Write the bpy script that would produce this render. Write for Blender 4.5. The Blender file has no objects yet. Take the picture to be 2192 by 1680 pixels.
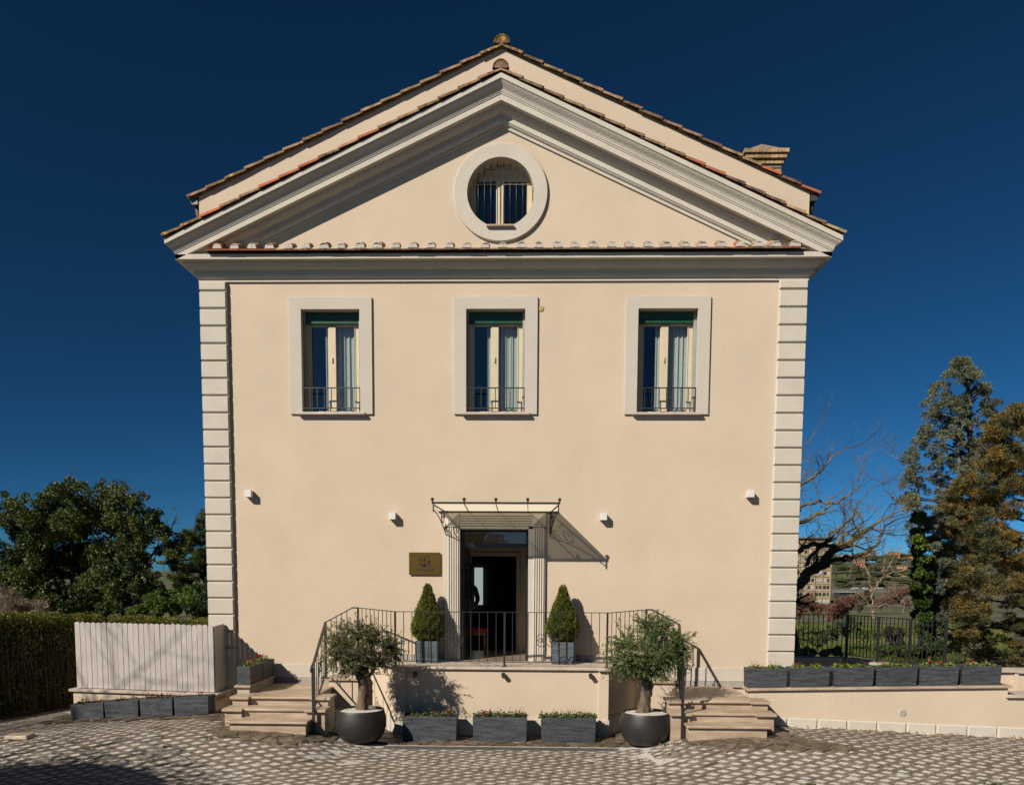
import bpy, math, random
import numpy as np
from mathutils import Vector, Matrix, noise, geometry
R = math.radians
PI = math.pi
rnd = random.Random(7)
rng = np.random.default_rng(11)
scene = bpy.context.scene
COL = scene.collection

# ------------------------------------------------------------------ camera
cam_data = bpy.data.cameras.new("camera")
cam = bpy.data.objects.new("camera", cam_data)
COL.objects.link(cam)
YAW, PITCH, ROLL = -0.0251, -0.0889, 0.0056
fw = Vector((math.sin(YAW) * math.cos(PITCH), math.cos(YAW) * math.cos(PITCH), math.sin(PITCH)))
rt = Vector((math.cos(YAW), -math.sin(YAW), 0))
up = rt.cross(fw)
r2 = rt * math.cos(ROLL) + up * math.sin(ROLL)
u2 = -rt * math.sin(ROLL) + up * math.cos(ROLL)
CAM = Vector((0, -15.65, 2.92))
mw = Matrix((r2, u2, -fw)).transposed().to_4x4()
mw.translation = CAM
cam.matrix_world = mw
cam_data.sensor_width = 36
cam_data.lens = 1740 / 2192 * 36
cam_data.shift_y = (1379.9 - 840) / 2192
cam_data.clip_start = 0.1
cam_data.clip_end = 9000
scene.camera = cam

# ------------------------------------------------------------------ sky and sun
SUN_DIR = Vector((0.92, 1.0, -0.95)).normalized()      # the way the light travels
world = bpy.data.worlds.new("World")
scene.world = world
world.use_nodes = True
wn = world.node_tree.nodes
wl = world.node_tree.links
for n in list(wn):
    wn.remove(n)
sky = wn.new("ShaderNodeTexSky")
sky.sky_type = 'NISHITA'
sky.sun_disc = False
sky.sun_elevation = math.asin(-SUN_DIR.z)
sky.sun_rotation = math.atan2(-SUN_DIR.x, -SUN_DIR.y) % (2 * math.pi)
sky.altitude = 60
sky.air_density = 0.36
sky.dust_density = 0.3
sky.ozone_density = 9.0
gam = wn.new("ShaderNodeGamma"); gam.inputs[1].default_value = 1.06
hsv = wn.new("ShaderNodeHueSaturation"); hsv.inputs["Saturation"].default_value = 1.06
bg = wn.new("ShaderNodeBackground"); bg.inputs[1].default_value = 0.052
wo = wn.new("ShaderNodeOutputWorld")
wl.new(sky.outputs[0], gam.inputs[0]); wl.new(gam.outputs[0], hsv.inputs["Color"])
# polarising filter on the lens side of the sky: light 90 degrees from the sun is cut most
tc = wn.new("ShaderNodeTexCoord"); dt = wn.new("ShaderNodeVectorMath"); dt.operation = 'DOT_PRODUCT'; dt.inputs[1].default_value = -SUN_DIR
sq = wn.new("ShaderNodeMath"); sq.operation = 'POWER'; sq.inputs[1].default_value = 2
ab = wn.new("ShaderNodeMath"); ab.operation = 'ABSOLUTE'
ma = wn.new("ShaderNodeMath"); ma.operation = 'MULTIPLY_ADD'; ma.inputs[1].default_value = 0.62; ma.inputs[2].default_value = 0.60
wl.new(tc.outputs["Generated"], dt.inputs[0]); wl.new(dt.outputs["Value"], ab.inputs[0]); wl.new(ab.outputs[0], sq.inputs[0]); wl.new(sq.outputs[0], ma.inputs[0])
tint = wn.new("ShaderNodeVectorMath"); tint.operation = 'MULTIPLY'; tint.inputs[1].default_value = (0.66, 1.10, 0.92)
vs = wn.new("ShaderNodeVectorMath"); vs.operation = 'SCALE'
wl.new(hsv.outputs[0], tint.inputs[0]); wl.new(tint.outputs[0], vs.inputs[0]); wl.new(ma.outputs[0], vs.inputs["Scale"]); wl.new(vs.outputs[0], bg.inputs[0]); wl.new(bg.outputs[0], wo.inputs[0])

sd = bpy.data.lights.new("sun", 'SUN')
sd.energy = 5.0
sd.angle = R(0.53)
sd.color = (1.0, 0.91, 0.78)
sun = bpy.data.objects.new("sun", sd)
COL.objects.link(sun)
sun.location = (-20, -20, 20)
sun.rotation_euler = SUN_DIR.to_track_quat('-Z', 'Y').to_euler()

scene.view_settings.view_transform = 'Standard'
scene.view_settings.look = 'None'
scene.view_settings.gamma = 1
scene.view_settings.exposure = 0.46
scene.view_settings.use_curve_mapping = False
scene.cycles.max_bounces = 7
scene.cycles.diffuse_bounces = 2
scene.cycles.transparent_max_bounces = 12
scene.cycles.use_denoising = True

# ------------------------------------------------------------------ helpers
def sight(px, py, Y):
    """Point at depth Y seen in the direction (px, py) of a 2192 x 1680 view."""
    d = fw * 1740 + r2 * (px - 1096) - u2 * (py - 1379.9)
    return CAM + d * ((Y - CAM.y) / d.y)

def _n(t, ty, **kw):
    n = t.nodes.new(ty)
    for k, v in kw.items():
        setattr(n, k, v)
    return n

def mat(name, base, rough=0.7, var=0.12, scale=3.0, detail=6, base2=None, bump=0.0, bscale=60.0,
        metallic=0.0, spec=0.5, island=0.0, objrand=0.0, trans=0.0, coords='obj', stretch=(1, 1, 1), ramp=(0.35, 0.65)):
    m = bpy.data.materials.new(name)
    m.use_nodes = True
    t = m.node_tree
    b = t.nodes["Principled BSDF"]
    L = t.links.new
    base = tuple(c * 0.68 for c in base)
    base2 = tuple(c * 0.68 for c in base2) if base2 else None
    b.inputs["Roughness"].default_value = rough
    b.inputs["Metallic"].default_value = metallic
    b.inputs["Specular IOR Level"].default_value = spec
    if coords == 'world':
        g = _n(t, "ShaderNodeNewGeometry"); src = g.outputs["Position"]
    else:
        tc = _n(t, "ShaderNodeTexCoord"); src = tc.outputs["Object"]
    mp = _n(t, "ShaderNodeMapping"); mp.inputs["Scale"].default_value = stretch
    L(src, mp.inputs[0]); src = mp.outputs[0]
    nz = _n(t, "ShaderNodeTexNoise"); nz.inputs["Scale"].default_value = scale; nz.inputs["Detail"].default_value = detail
    nz.inputs["Roughness"].default_value = 0.62
    L(src, nz.inputs["Vector"])
    rp = _n(t, "ShaderNodeValToRGB")
    c1 = tuple(max(0, c * (1 - var)) for c in base)
    c2 = tuple(min(1, c * (1 + var)) for c in base) if base2 is None else base2
    rp.color_ramp.elements[0].position = ramp[0]; rp.color_ramp.elements[1].position = ramp[1]
    rp.color_ramp.elements[0].color = c1 + (1,); rp.color_ramp.elements[1].color = c2 + (1,)
    L(nz.outputs[0], rp.inputs[0])
    col = rp.outputs[0]
    if island or objrand:
        hs = _n(t, "ShaderNodeHueSaturation")
        if island:
            g2 = _n(t, "ShaderNodeNewGeometry"); rs = g2.outputs["Random Per Island"]; amt = island
        else:
            g2 = _n(t, "ShaderNodeObjectInfo"); rs = g2.outputs["Random"]; amt = objrand
        mr = _n(t, "ShaderNodeMapRange"); mr.inputs[3].default_value = 1 - amt; mr.inputs[4].default_value = 1 + amt
        L(rs, mr.inputs[0]); L(mr.outputs[0], hs.inputs["Value"]); L(col, hs.inputs["Color"])
        mr2 = _n(t, "ShaderNodeMapRange"); mr2.inputs[3].default_value = 0.5 - amt * 0.05; mr2.inputs[4].default_value = 0.5 + amt * 0.05
        ml = _n(t, "ShaderNodeMath", operation='FRACT'); mm = _n(t, "ShaderNodeMath", operation='MULTIPLY'); mm.inputs[1].default_value = 7.31
        L(rs, mm.inputs[0]); L(mm.outputs[0], ml.inputs[0]); L(ml.outputs[0], mr2.inputs[0]); L(mr2.outputs[0], hs.inputs["Hue"])
        col = hs.outputs[0]
    L(col, b.inputs["Base Color"])
    if bump:
        n2 = _n(t, "ShaderNodeTexNoise"); n2.inputs["Scale"].default_value = bscale; n2.inputs["Detail"].default_value = 5
        L(src, n2.inputs["Vector"])
        bp = _n(t, "ShaderNodeBump"); bp.inputs["Strength"].default_value = bump; bp.inputs["Distance"].default_value = 0.02
        L(n2.outputs[0], bp.inputs["Height"]); L(bp.outputs[0], b.inputs["Normal"])
    if trans:
        tr = _n(t, "ShaderNodeBsdfTranslucent"); mx = _n(t, "ShaderNodeMixShader"); mx.inputs[0].default_value = trans
        L(col, tr.inputs[0]); L(b.outputs[0], mx.inputs[1]); L(tr.outputs[0], mx.inputs[2])
        L(mx.outputs[0], t.nodes["Material Output"].inputs[0])
    return m

def leafmat(name, cols, rough=0.55, trans=0.25, nscale=1.2):
    """leaves: every leaf its own tint out of cols, drifting with a large noise"""
    m = bpy.data.materials.new(name); m.use_nodes = True; t = m.node_tree; L = t.links.new
    b = t.nodes["Principled BSDF"]; b.inputs["Roughness"].default_value = rough
    b.inputs["Specular IOR Level"].default_value = 0.3
    g = _n(t, "ShaderNodeNewGeometry"); nz = _n(t, "ShaderNodeTexNoise"); nz.inputs["Scale"].default_value = nscale
    nz.inputs["Detail"].default_value = 2
    L(g.outputs["Position"], nz.inputs["Vector"])
    a = _n(t, "ShaderNodeMath", operation='MULTIPLY_ADD'); a.inputs[1].default_value = 0.55; 
    s = _n(t, "ShaderNodeMath", operation='MULTIPLY_ADD'); s.inputs[1].default_value = 1.6; s.inputs[2].default_value = -0.58
    L(nz.outputs[0], s.inputs[0]); L(g.outputs["Random Per Island"], a.inputs[0]); L(s.outputs[0], a.inputs[2])
    rp = _n(t, "ShaderNodeValToRGB"); e = rp.color_ramp.elements
    while len(e) < len(cols):
        e.new(0.5)
    for i, c in enumerate(cols):
        e[i].position = 0.05 + 0.9 * i / (len(cols) - 1); e[i].color = tuple(c) + (1,)
    L(a.outputs[0], rp.inputs[0]); L(rp.outputs[0], b.inputs["Base Color"])
    tr = _n(t, "ShaderNodeBsdfTranslucent"); mx = _n(t, "ShaderNodeMixShader"); mx.inputs[0].default_value = trans
    L(rp.outputs[0], tr.inputs[0]); L(b.outputs[0], mx.inputs[1]); L(tr.outputs[0], mx.inputs[2])
    L(mx.outputs[0], t.nodes["Material Output"].inputs[0])
    return m

def glassmat(name, tint=(0.9, 0.95, 0.93), lo=0.06, hi=1.0):
    m = bpy.data.materials.new(name); m.use_nodes = True; t = m.node_tree; L = t.links.new
    t.nodes.remove(t.nodes["Principled BSDF"])
    tr = _n(t, "ShaderNodeBsdfTransparent"); tr.inputs[0].default_value = tint + (1,)
    gl = _n(t, "ShaderNodeBsdfGlossy"); gl.inputs["Roughness"].default_value = 0.015
    lw = _n(t, "ShaderNodeLayerWeight"); lw.inputs[0].default_value = 0.5
    fr = _n(t, "ShaderNodeMath", operation='POWER'); fr.inputs[1].default_value = 4.5; L(lw.outputs["Facing"], fr.inputs[0])
    mr = _n(t, "ShaderNodeMapRange"); mr.inputs[3].default_value = lo; mr.inputs[4].default_value = hi
    nz = _n(t, "ShaderNodeTexNoise"); nz.inputs["Scale"].default_value = 1.7
    bp = _n(t, "ShaderNodeBump"); bp.inputs["Strength"].default_value = 0.05; bp.inputs["Distance"].default_value = 0.01
    L(nz.outputs[0], bp.inputs["Height"]); L(bp.outputs[0], gl.inputs["Normal"])
    mx = _n(t, "ShaderNodeMixShader")
    L(fr.outputs[0], mr.inputs[0]); L(mr.outputs[0], mx.inputs[0]); L(tr.outputs[0], mx.inputs[1]); L(gl.outputs[0], mx.inputs[2])
    L(mx.outputs[0], t.nodes["Material Output"].inputs[0])
    return m

def link(name, me, m=None, parent=None):
    o = bpy.data.objects.new(name, me)
    COL.objects.link(o)
    if m is not None and not me.materials:
        me.materials.append(m)
    if parent is not None:
        setpar(o, parent)
    return o

ORIG = {}
def setpar(o, p):
    o.parent = p
    t = Vector((0, 0, 0)); q = p
    while q is not None:
        t += q.location if q.parent is None else Vector((0, 0, 0)); q = q.parent
    o.matrix_parent_inverse = Matrix.Translation(-t) if p.parent is None else Matrix.Identity(4)

def thing(name, label, cat, loc=(0, 0, 0), group=None):
    o = bpy.data.objects.new(name, None); COL.objects.link(o)
    o.location = loc; o.empty_display_size = 0.2
    o['label'] = label; o['category'] = cat
    if group: o['group'] = group
    return o

def tag(o, label=None, cat=None, group=None, kind=None):
    for k, v in (('label', label), ('category', cat), ('group', group), ('kind', kind)):
        if v: o[k] = v
    return o

def copy_tree(root, loc, label, rotz=0.0):
    r = root.copy(); COL.objects.link(r); r.location = loc; r.rotation_euler = (0, 0, rotz); r['label'] = label
    for ch in [o for o in list(bpy.data.objects) if o.parent == root]:
        c = ch.copy(); COL.objects.link(c); c.parent = r
        for g in [o for o in list(bpy.data.objects) if o.parent == ch]:
            d = g.copy(); COL.objects.link(d); d.parent = c
    return r

class MB:
    def __init__(s):
        s.v = []; s.f = []
    def quad(s, *p):
        i = len(s.v); s.v += [tuple(q) for q in p]; s.f.append(tuple(range(i, i + len(p)))); return s
    def box(s, x0, x1, y0, y1, z0, z1):
        i = len(s.v)
        s.v += [(x0, y0, z0), (x1, y0, z0), (x1, y1, z0), (x0, y1, z0), (x0, y0, z1), (x1, y0, z1), (x1, y1, z1), (x0, y1, z1)]
        s.f += [tuple(i + k for k in q) for q in ((0, 3, 2, 1), (4, 5, 6, 7), (0, 1, 5, 4), (1, 2, 6, 5), (2, 3, 7, 6), (3, 0, 4, 7))]
        return s
    def frustum(s, x0, x1, y0, y1, z0, z1, i0=0.0, i1=0.0, mats=None):
        """box whose bottom is inset by i0 and whose top by i1"""
        i = len(s.v)
        for z, n in ((z0, i0), (z1, i1)):
            s.v += [(x0 + n, y0 + n, z), (x1 - n, y0 + n, z), (x1 - n, y1 - n, z), (x0 + n, y1 - n, z)]
        s.f += [tuple(i + k for k in q) for q in ((0, 3, 2, 1), (4, 5, 6, 7), (0, 1, 5, 4), (1, 2, 6, 5), (2, 3, 7, 6), (3, 0, 4, 7))]
        return s
    def beam(s, a, b, w, h, upv=(0, 0, 1)):
        """square bar from a to b"""
        a = Vector(a); b = Vector(b); d = (b - a).normalized(); u = Vector(upv)
        if abs(d.dot(u)) > 0.98: u = Vector((0, 1, 0))
        sx = d.cross(u).normalized(); sy = sx.cross(d).normalized()
        i = len(s.v)
        for p in (a, b):
            for k, l in ((-1, -1), (1, -1), (1, 1), (-1, 1)):
                s.v.append(tuple(p + sx * (w / 2 * k) + sy * (h / 2 * l)))
        s.f += [tuple(i + k for k in q) for q in ((3, 2, 1, 0), (4, 5, 6, 7), (0, 1, 5, 4), (1, 2, 6, 5), (2, 3, 7, 6), (3, 0, 4, 7))]
        return s
    def tube(s, pts, rad, seg=6, cap=True):
        pts = [Vector(p) for p in pts]
        rads = rad if isinstance(rad, (list, tuple)) else [rad] * len(pts)
        base = len(s.v); n = len(pts)
        d0 = (pts[1] - pts[0]).normalized()
        ref = Vector((0, 0, 1)) if abs(d0.z) < 0.9 else Vector((1, 0, 0))
        x = d0.cross(ref).normalized()
        for i, p in enumerate(pts):
            d = (pts[min(i + 1, n - 1)] - pts[max(i - 1, 0)])
            if d.length < 1e-9: d = d0
            d.normalize()
            x = (x - d * x.dot(d))
            if x.length < 1e-6: x = d.orthogonal()
            x.normalize(); y = d.cross(x)
            for k in range(seg):
                a = 2 * PI * k / seg
                s.v.append(tuple(p + (x * math.cos(a) + y * math.sin(a)) * rads[i]))
        for i in range(n - 1):
            for k in range(seg):
                a = base + i * seg + k; b_ = base + i * seg + (k + 1) % seg
                s.f.append((a, b_, b_ + seg, a + seg))
        if cap:
            s.f.append(tuple(base + k for k in reversed(range(seg))))
            s.f.append(tuple(base + (n - 1) * seg + k for k in range(seg)))
        return s
    def lathe(s, prof, cx=0, cy=0, seg=32, close=False):
        base = len(s.v); n = len(prof)
        for r_, z in prof:
            for k in range(seg):
                a = 2 * PI * k / seg
                s.v.append((cx + r_ * math.cos(a), cy + r_ * math.sin(a), z))
        for i in range(n - 1):
            for k in range(seg):
                a = base + i * seg + k; b_ = base + i * seg + (k + 1) % seg
                s.f.append((a, b_, b_ + seg, a + seg))
        return s
    def sweep(s, rows, close=False):
        """rows: list of equal-length point lists -> skin between consecutive rows"""
        base = len(s.v); m = len(rows[0])
        for r_ in rows:
            s.v += [tuple(p) for p in r_]
        for i in range(len(rows) - 1):
            for k in range(m - 1):
                a = base + i * m + k
                s.f.append((a, a + 1, a + m + 1, a + m))
        return s
    def prism(s, poly, z0, z1):
        """poly: list of (x,y) CCW"""
        i = len(s.v); n = len(poly)
        s.v += [(x, y, z0) for x, y in poly] + [(x, y, z1) for x, y in poly]
        s.f.append(tuple(i + k for k in reversed(range(n)))); s.f.append(tuple(i + n + k for k in range(n)))
        for k in range(n):
            s.f.append((i + k, i + (k + 1) % n, i + n + (k + 1) % n, i + n + k))
        return s
    def prism_y(s, poly, y0, y1):
        """poly: list of (x,z), extruded along y"""
        i = len(s.v); n = len(poly)
        s.v += [(x, y0, z) for x, z in poly] + [(x, y1, z) for x, z in poly]
        s.f.append(tuple(i + k for k in range(n))); s.f.append(tuple(i + n + k for k in reversed(range(n))))
        for k in range(n):
            s.f.append((i + (k + 1) % n, i + k, i + n + k, i + n + (k + 1) % n))
        return s
    def mesh(s, name):
        me = bpy.data.meshes.new(name); me.from_pydata(s.v, [], s.f); me.update(); return me
    def build(s, name, m, parent=None, smooth=False, bevel=0.0, seg=2, angle=None):
        me = s.mesh(name)
        o = link(name, me, m, parent)
        if smooth:
            me.shade_smooth()
            if angle is not None:
                me.set_sharp_from_angle(angle=R(angle))
        if bevel:
            md = o.modifiers.new("bevel", 'BEVEL'); md.width = bevel; md.segments = seg; md.limit_method = 'ANGLE'; md.angle_limit = R(40)
        return o

def fastmesh(name, V, F4, m, parent=None, F3=None):
    """numpy quads"""
    me = bpy.data.meshes.new(name)
    nf = len(F4); me.vertices.add(len(V)); me.vertices.foreach_set("co", np.asarray(V, np.float32).ravel())
    k = F4.shape[1]
    me.loops.add(nf * k); me.loops.foreach_set("vertex_index", F4.astype(np.int32).ravel())
    me.polygons.add(nf); me.polygons.foreach_set("loop_start", np.arange(0, nf * k, k, dtype=np.int32))
    me.polygons.foreach_set("loop_total", np.full(nf, k, np.int32))
    me.update(calc_edges=True)
    return link(name, me, m, parent)

def norm(a):
    return a / np.maximum(np.linalg.norm(a, axis=-1, keepdims=True), 1e-9)

def leafgeo(P, D, Ln, W, flat=None):
    """rhombic leaves at P pointing along D"""
    n = len(P); D = norm(D)
    up_ = norm(rng.normal(size=(n, 3)) if flat is None else flat + rng.normal(size=(n, 3)) * 0.5)
    S = norm(np.cross(D, up_))
    Ln = Ln * rng.uniform(0.7, 1.3, (n, 1)); W = W * rng.uniform(0.75, 1.25, (n, 1))
    V = np.stack([P, P + D * Ln * 0.45 + S * W * 0.5, P + D * Ln, P + D * Ln * 0.45 - S * W * 0.5], 1).reshape(-1, 3)
    F = np.arange(4 * n).reshape(n, 4)
    return V, F

def blobs(cs, n, shell=0.55):
    """n points in a union of blobs (x,y,z,rx,ry,rz), crowding to their skins; returns points and outward dirs"""
    cs = np.asarray(cs, float); w = (cs[:, 3] * cs[:, 4] + cs[:, 3] * cs[:, 5] + cs[:, 4] * cs[:, 5]); w /= w.sum()
    k = rng.choice(len(cs), n, p=w)
    d = norm(rng.normal(size=(n, 3))); r_ = shell + (1 - shell) * rng.random((n, 1)) ** 0.6
    r_ *= 1 + 0.10 * rng.normal(size=(n, 1))
    return cs[k, :3] + d * r_ * cs[k, 3:], d

# ------------------------------------------------------------------ ground heights
GX = [-40, -13, -10, -8.4, -7.5, -6, -4.5, -3.7, -3.0, -2.3, 1.2, 1.9, 2.5, 3.4, 5, 8.6, 12, 40]
GZ = [-0.1, -0.02, 0.05, 0.17, 0.225, 0.30, 0.29, 0.22, 0.015, -0.055, -0.055, 0.0, 0.18, 0.27, 0.23, 0.08, -0.05, -0.3]
def G(x, y):
    h = float(np.interp(x, GX, GZ))
    t = min(1, max(0, (-2.3 - y) / 2.2)); t = t * t * (3 - 2 * t)
    return h * (1 - t) + (-0.02) * t
def terr(x, y):
    """the land beyond the courtyard: a terrace, a green slope, a valley, a low ridge"""
    z = -0.14
    if y > 1.0:
        t = min(1, (y - 1.0) / 9.0); z = -0.14 - 0.9 * t * t * (3 - 2 * t)
    if y > 8:
        t = min(1, (y - 8) / 240.0); z -= (9.8 if x > -20 else 6.0) * t * t * (3 - 2 * t)
    if y > 760:
        t = min(1, (y - 760) / 340.0); t = t * t * (3 - 2 * t)
        z += t * (30.0 if x > 60 else 30.0 - 22.0 * min(1, (60 - x) / 120.0))
    if y > 12:
        z += noise.noise(Vector((x * 0.05, y * 0.05, 0.3))) * min(1.0, (y - 12) * 0.02)
    if x > 9.0 and y < 12:
        z -= 0.3 * min(1, (x - 9) / 6.0)
    return z
# ------------------------------------------------------------------ materials
WALL = mat("cream_render", (0.705, 0.575, 0.440), 0.9, 0.045, 0.9, 8, bump=0.25, bscale=28, coords='world', spec=0.2)
TRIM = mat("white_plaster", (0.655, 0.60, 0.515), 0.85, 0.05, 2.2, 7, bump=0.3, bscale=35, coords='world', spec=0.25)
TRIMG = mat("offwhite_window_surround", (0.63, 0.57, 0.49), 0.85, 0.03, 1.6, 6, bump=0.12, bscale=60, coords='world', spec=0.25)
GREYSTRIP = mat("grey_stone_skirting", (0.42, 0.38, 0.33), 0.6, 0.1, 6, bump=0.1, coords='world')
TRAV = mat("travertine", (0.46, 0.34, 0.24), 0.45, 0.16, 3.5, 9, base2=(0.60, 0.47, 0.35), bump=0.3, bscale=30, coords='world', stretch=(0.6, 1, 2.5), spec=0.4)
PALE = mat("pale_stone_coping", (0.60, 0.50, 0.41), 0.6, 0.13, 4, 8, base2=(0.68, 0.58, 0.49), bump=0.25, bscale=40, coords='world')
IRON = mat("black_iron", (0.022, 0.021, 0.022), 0.45, 0.3, 20, bump=0.15, bscale=150, spec=0.5)
SLATE = mat("charcoal_ribbed_planter", (0.035, 0.042, 0.055), 0.6, 0.4, 5, 9, base2=(0.085, 0.098, 0.12), bump=0.9, bscale=26, stretch=(0.6, 0.6, 5), objrand=0.12)
POT = mat("anthracite_pot", (0.026, 0.025, 0.024), 0.5, 0.25, 2.5, 5, bump=0.08, bscale=80)
CREAMF = mat("cream_window_frame", (0.72, 0.60, 0.42), 0.45, 0.05, 4)
GREEN = mat("dark_green_shutter", (0.010, 0.085, 0.045), 0.4, 0.15, 8)
CURT = mat("sheer_white_curtain", (0.72, 0.74, 0.70), 0.9, 0.04, 8, trans=0.25)
GLASS = glassmat("window_glass", (0.86, 0.92, 0.90), 0.13, 1.0)
CGLASS = glassmat("canopy_glass", (0.80, 0.83, 0.70), 0.03, 0.8)
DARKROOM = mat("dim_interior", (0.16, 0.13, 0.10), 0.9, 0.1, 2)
INTW = mat("interior_cream", (0.62, 0.50, 0.36), 0.9, 0.05, 2)
BLACKF = mat("black_steel_frame", (0.012, 0.013, 0.015), 0.35, 0.2, 10)
WHITEP = mat("white_paint", (0.80, 0.78, 0.76), 0.5, 0.04, 5, bump=0.1, bscale=30)
BOARD = mat("white_painted_board", (0.57, 0.52, 0.485), 0.6, 0.05, 3, 8, bump=0.4, bscale=14, stretch=(3, 3, 0.35), objrand=0.05, coords='world')
TILEM = mat("weathered_roof_tile", (0.16, 0.075, 0.035), 0.9, 0.4, 7, 9, base2=(0.42, 0.27, 0.15), bump=0.7, bscale=35, coords='world', objrand=0.35)
TILEP = mat("pale_tan_tile", (0.30, 0.19, 0.12), 0.9, 0.3, 9, 9, base2=(0.50, 0.36, 0.23), bump=0.7, bscale=35, coords="world", objrand=0.15)
TILER = mat("new_red_roof_tile", (0.42, 0.115, 0.045), 0.85, 0.2, 9, 6, bump=0.3, bscale=40, coords='world', objrand=0.15)
LICH = mat("lichened_roof_tile", (0.20, 0.12, 0.06), 0.9, 0.3, 12, 9, base2=(0.62, 0.36, 0.03), bump=0.7, bscale=35, coords='world', ramp=(0.5, 0.62))
MORTAR = mat("white_mortar_plug", (0.62, 0.57, 0.52), 0.95, 0.15, 20, bump=1.0, bscale=45)
BRICK = mat("chimney_brick", (0.36, 0.20, 0.10), 0.9, 0.35, 5, 8, base2=(0.55, 0.40, 0.20), bump=0.5, bscale=60, coords='world', objrand=0.25)
CEM = mat("weathered_cement", (0.26, 0.21, 0.15), 0.95, 0.3, 14, 9, bump=0.8, bscale=40, coords='world')
ZINC = mat("grey_gutter_metal", (0.16, 0.14, 0.14), 0.4, 0.15, 6, metallic=0.6)
CONC = mat("concrete_grid_paver", (0.175, 0.135, 0.10), 0.92, 0.25, 5, 9, base2=(0.255, 0.205, 0.16), bump=0.6, bscale=60, coords='world', objrand=0.08)
PORPH = mat("crazy_paving_stone", (0.095, 0.068, 0.042), 0.55, 0.35, 5, 9, base2=(0.21, 0.155, 0.11), bump=0.5, bscale=30, coords='world', objrand=0.35)
GROUT = mat("mossy_grout", (0.11, 0.085, 0.035), 0.9, 0.4, 6, 8, base2=(0.20, 0.16, 0.09), bump=0.5, coords='world')
BRASS = mat("brushed_brass", (0.20, 0.125, 0.028), 0.42, 0.12, 3, metallic=0.75, bump=0.05, bscale=200, stretch=(1, 1, 12))
INK = mat("black_enamel", (0.01, 0.01, 0.01), 0.4, 0.1)
SOIL = mat("dark_potting_soil", (0.04, 0.028, 0.018), 0.95, 0.4, 30, bump=1.0, bscale=60)
BARKO = mat("olive_bark", (0.07, 0.048, 0.03), 0.95, 0.45, 11, 9, base2=(0.26, 0.19, 0.125), bump=1.5, bscale=24, stretch=(1, 1, 0.35))
BARKD = mat("dark_bark", (0.075, 0.058, 0.045), 0.95, 0.4, 6, 8, base2=(0.17, 0.135, 0.09), bump=1.0, bscale=14)
BARKY = mat("lichened_bark", (0.085, 0.065, 0.05), 0.95, 0.4, 1.2, 8, base2=(0.25, 0.18, 0.06), bump=1.0, bscale=14, coords='world')

# white marble gravel: rounded grains by Voronoi
def gravelmat(name, base, scale=95):
    m = mat(name, base, 0.85, 0.12, 8, 5, coords='world', objrand=0)
    t = m.node_tree; L = t.links.new; b = t.nodes["Principled BSDF"]
    g = _n(t, "ShaderNodeNewGeometry"); vo = _n(t, "ShaderNodeTexVoronoi"); vo.inputs["Scale"].default_value = scale
    L(g.outputs["Position"], vo.inputs["Vector"])
    bp = _n(t, "ShaderNodeBump"); bp.invert = True; bp.inputs["Strength"].default_value = 0.9; bp.inputs["Distance"].default_value = 0.012
    L(vo.outputs["Distance"], bp.inputs["Height"]); L(bp.outputs[0], b.inputs["Normal"])
    src = b.inputs["Base Color"].links[0].from_socket
    hs = _n(t, "ShaderNodeHueSaturation"); mr = _n(t, "ShaderNodeMapRange"); mr.inputs[3].default_value = 0.72; mr.inputs[4].default_value = 1.12
    sp = _n(t, "ShaderNodeSeparateColor"); L(vo.outputs["Color"], sp.inputs[0]); L(sp.outputs[0], mr.inputs[0])
    L(mr.outputs[0], hs.inputs["Value"]); L(src, hs.inputs["Color"]); L(hs.outputs[0], b.inputs["Base Color"])
    return m
GRAV = gravelmat("white_marble_gravel", (0.80, 0.75, 0.69))
STAIN = mat("ground_joint_dirt", (0.18, 0.14, 0.10), 0.95, 0.3, 3, coords='world')
# ------------------------------------------------------------------ ground, terrain
def grid_sheet(name, xs, ys, hf, m, skip=None):
    V = [(x, y, hf(x, y)) for y in ys for x in xs]; nx = len(xs); F = []
    for j in range(len(ys) - 1):
        for i in range(nx - 1):
            if skip and skip((xs[i] + xs[i + 1]) / 2, (ys[j] + ys[j + 1]) / 2): continue
            a = j * nx + i; F.append((a, a + 1, a + nx + 1, a + nx))
    me = bpy.data.meshes.new(name); me.from_pydata(V, [], F); me.shade_smooth()
    return link(name, me, m)

def geo(a, b, n, p=2.2):
    return [a + (b - a) * (i / n) ** p for i in range(n + 1)]
GRASSG = mat("grassy_ground", (0.035, 0.055, 0.014), 0.95, 0.5, 0.12, 9, base2=(0.16, 0.15, 0.06), bump=0.8, bscale=3, coords='world')
xs = [-v for v in reversed(geo(0, 3500, 46, 2.6)[1:])] + geo(0, 3500, 46, 2.6)
ys = [-v for v in reversed(geo(0, 600, 14, 2.0)[1:])] + geo(0, 5000, 90, 2.4)
tag(grid_sheet("ground", xs, ys, lambda x, y: terr(x, y), GRASSG), kind='structure')

court_x = [-14 + i * 0.2 for i in range(141)]
court_y = [-10 + i * 0.1 for i in range(101)] + [.5, 1, 2, 3, 4, 5, 6]
court_y = sorted(set(court_y))
def in_court(x, y):
    return y < 0.5 or (x < -6.3 and y < 4.5)
court = grid_sheet("courtyard", court_x, court_y, lambda x, y: G(x, y) - 0.009, GRAV, skip=lambda x, y: not in_court(x, y))
tag(court, kind='structure')

tag(grid_sheet('bounce_cut_sheet', [-30, -14, 0, 14, 30], [-40, -25, -10.01], lambda x, y: G(x, y) - .02, mat('bounce_cut_dark', (.11, .10, .09), .9, coords='world')), kind='structure')  # unseen dark sheet added behind the camera to cut bounced light
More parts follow.
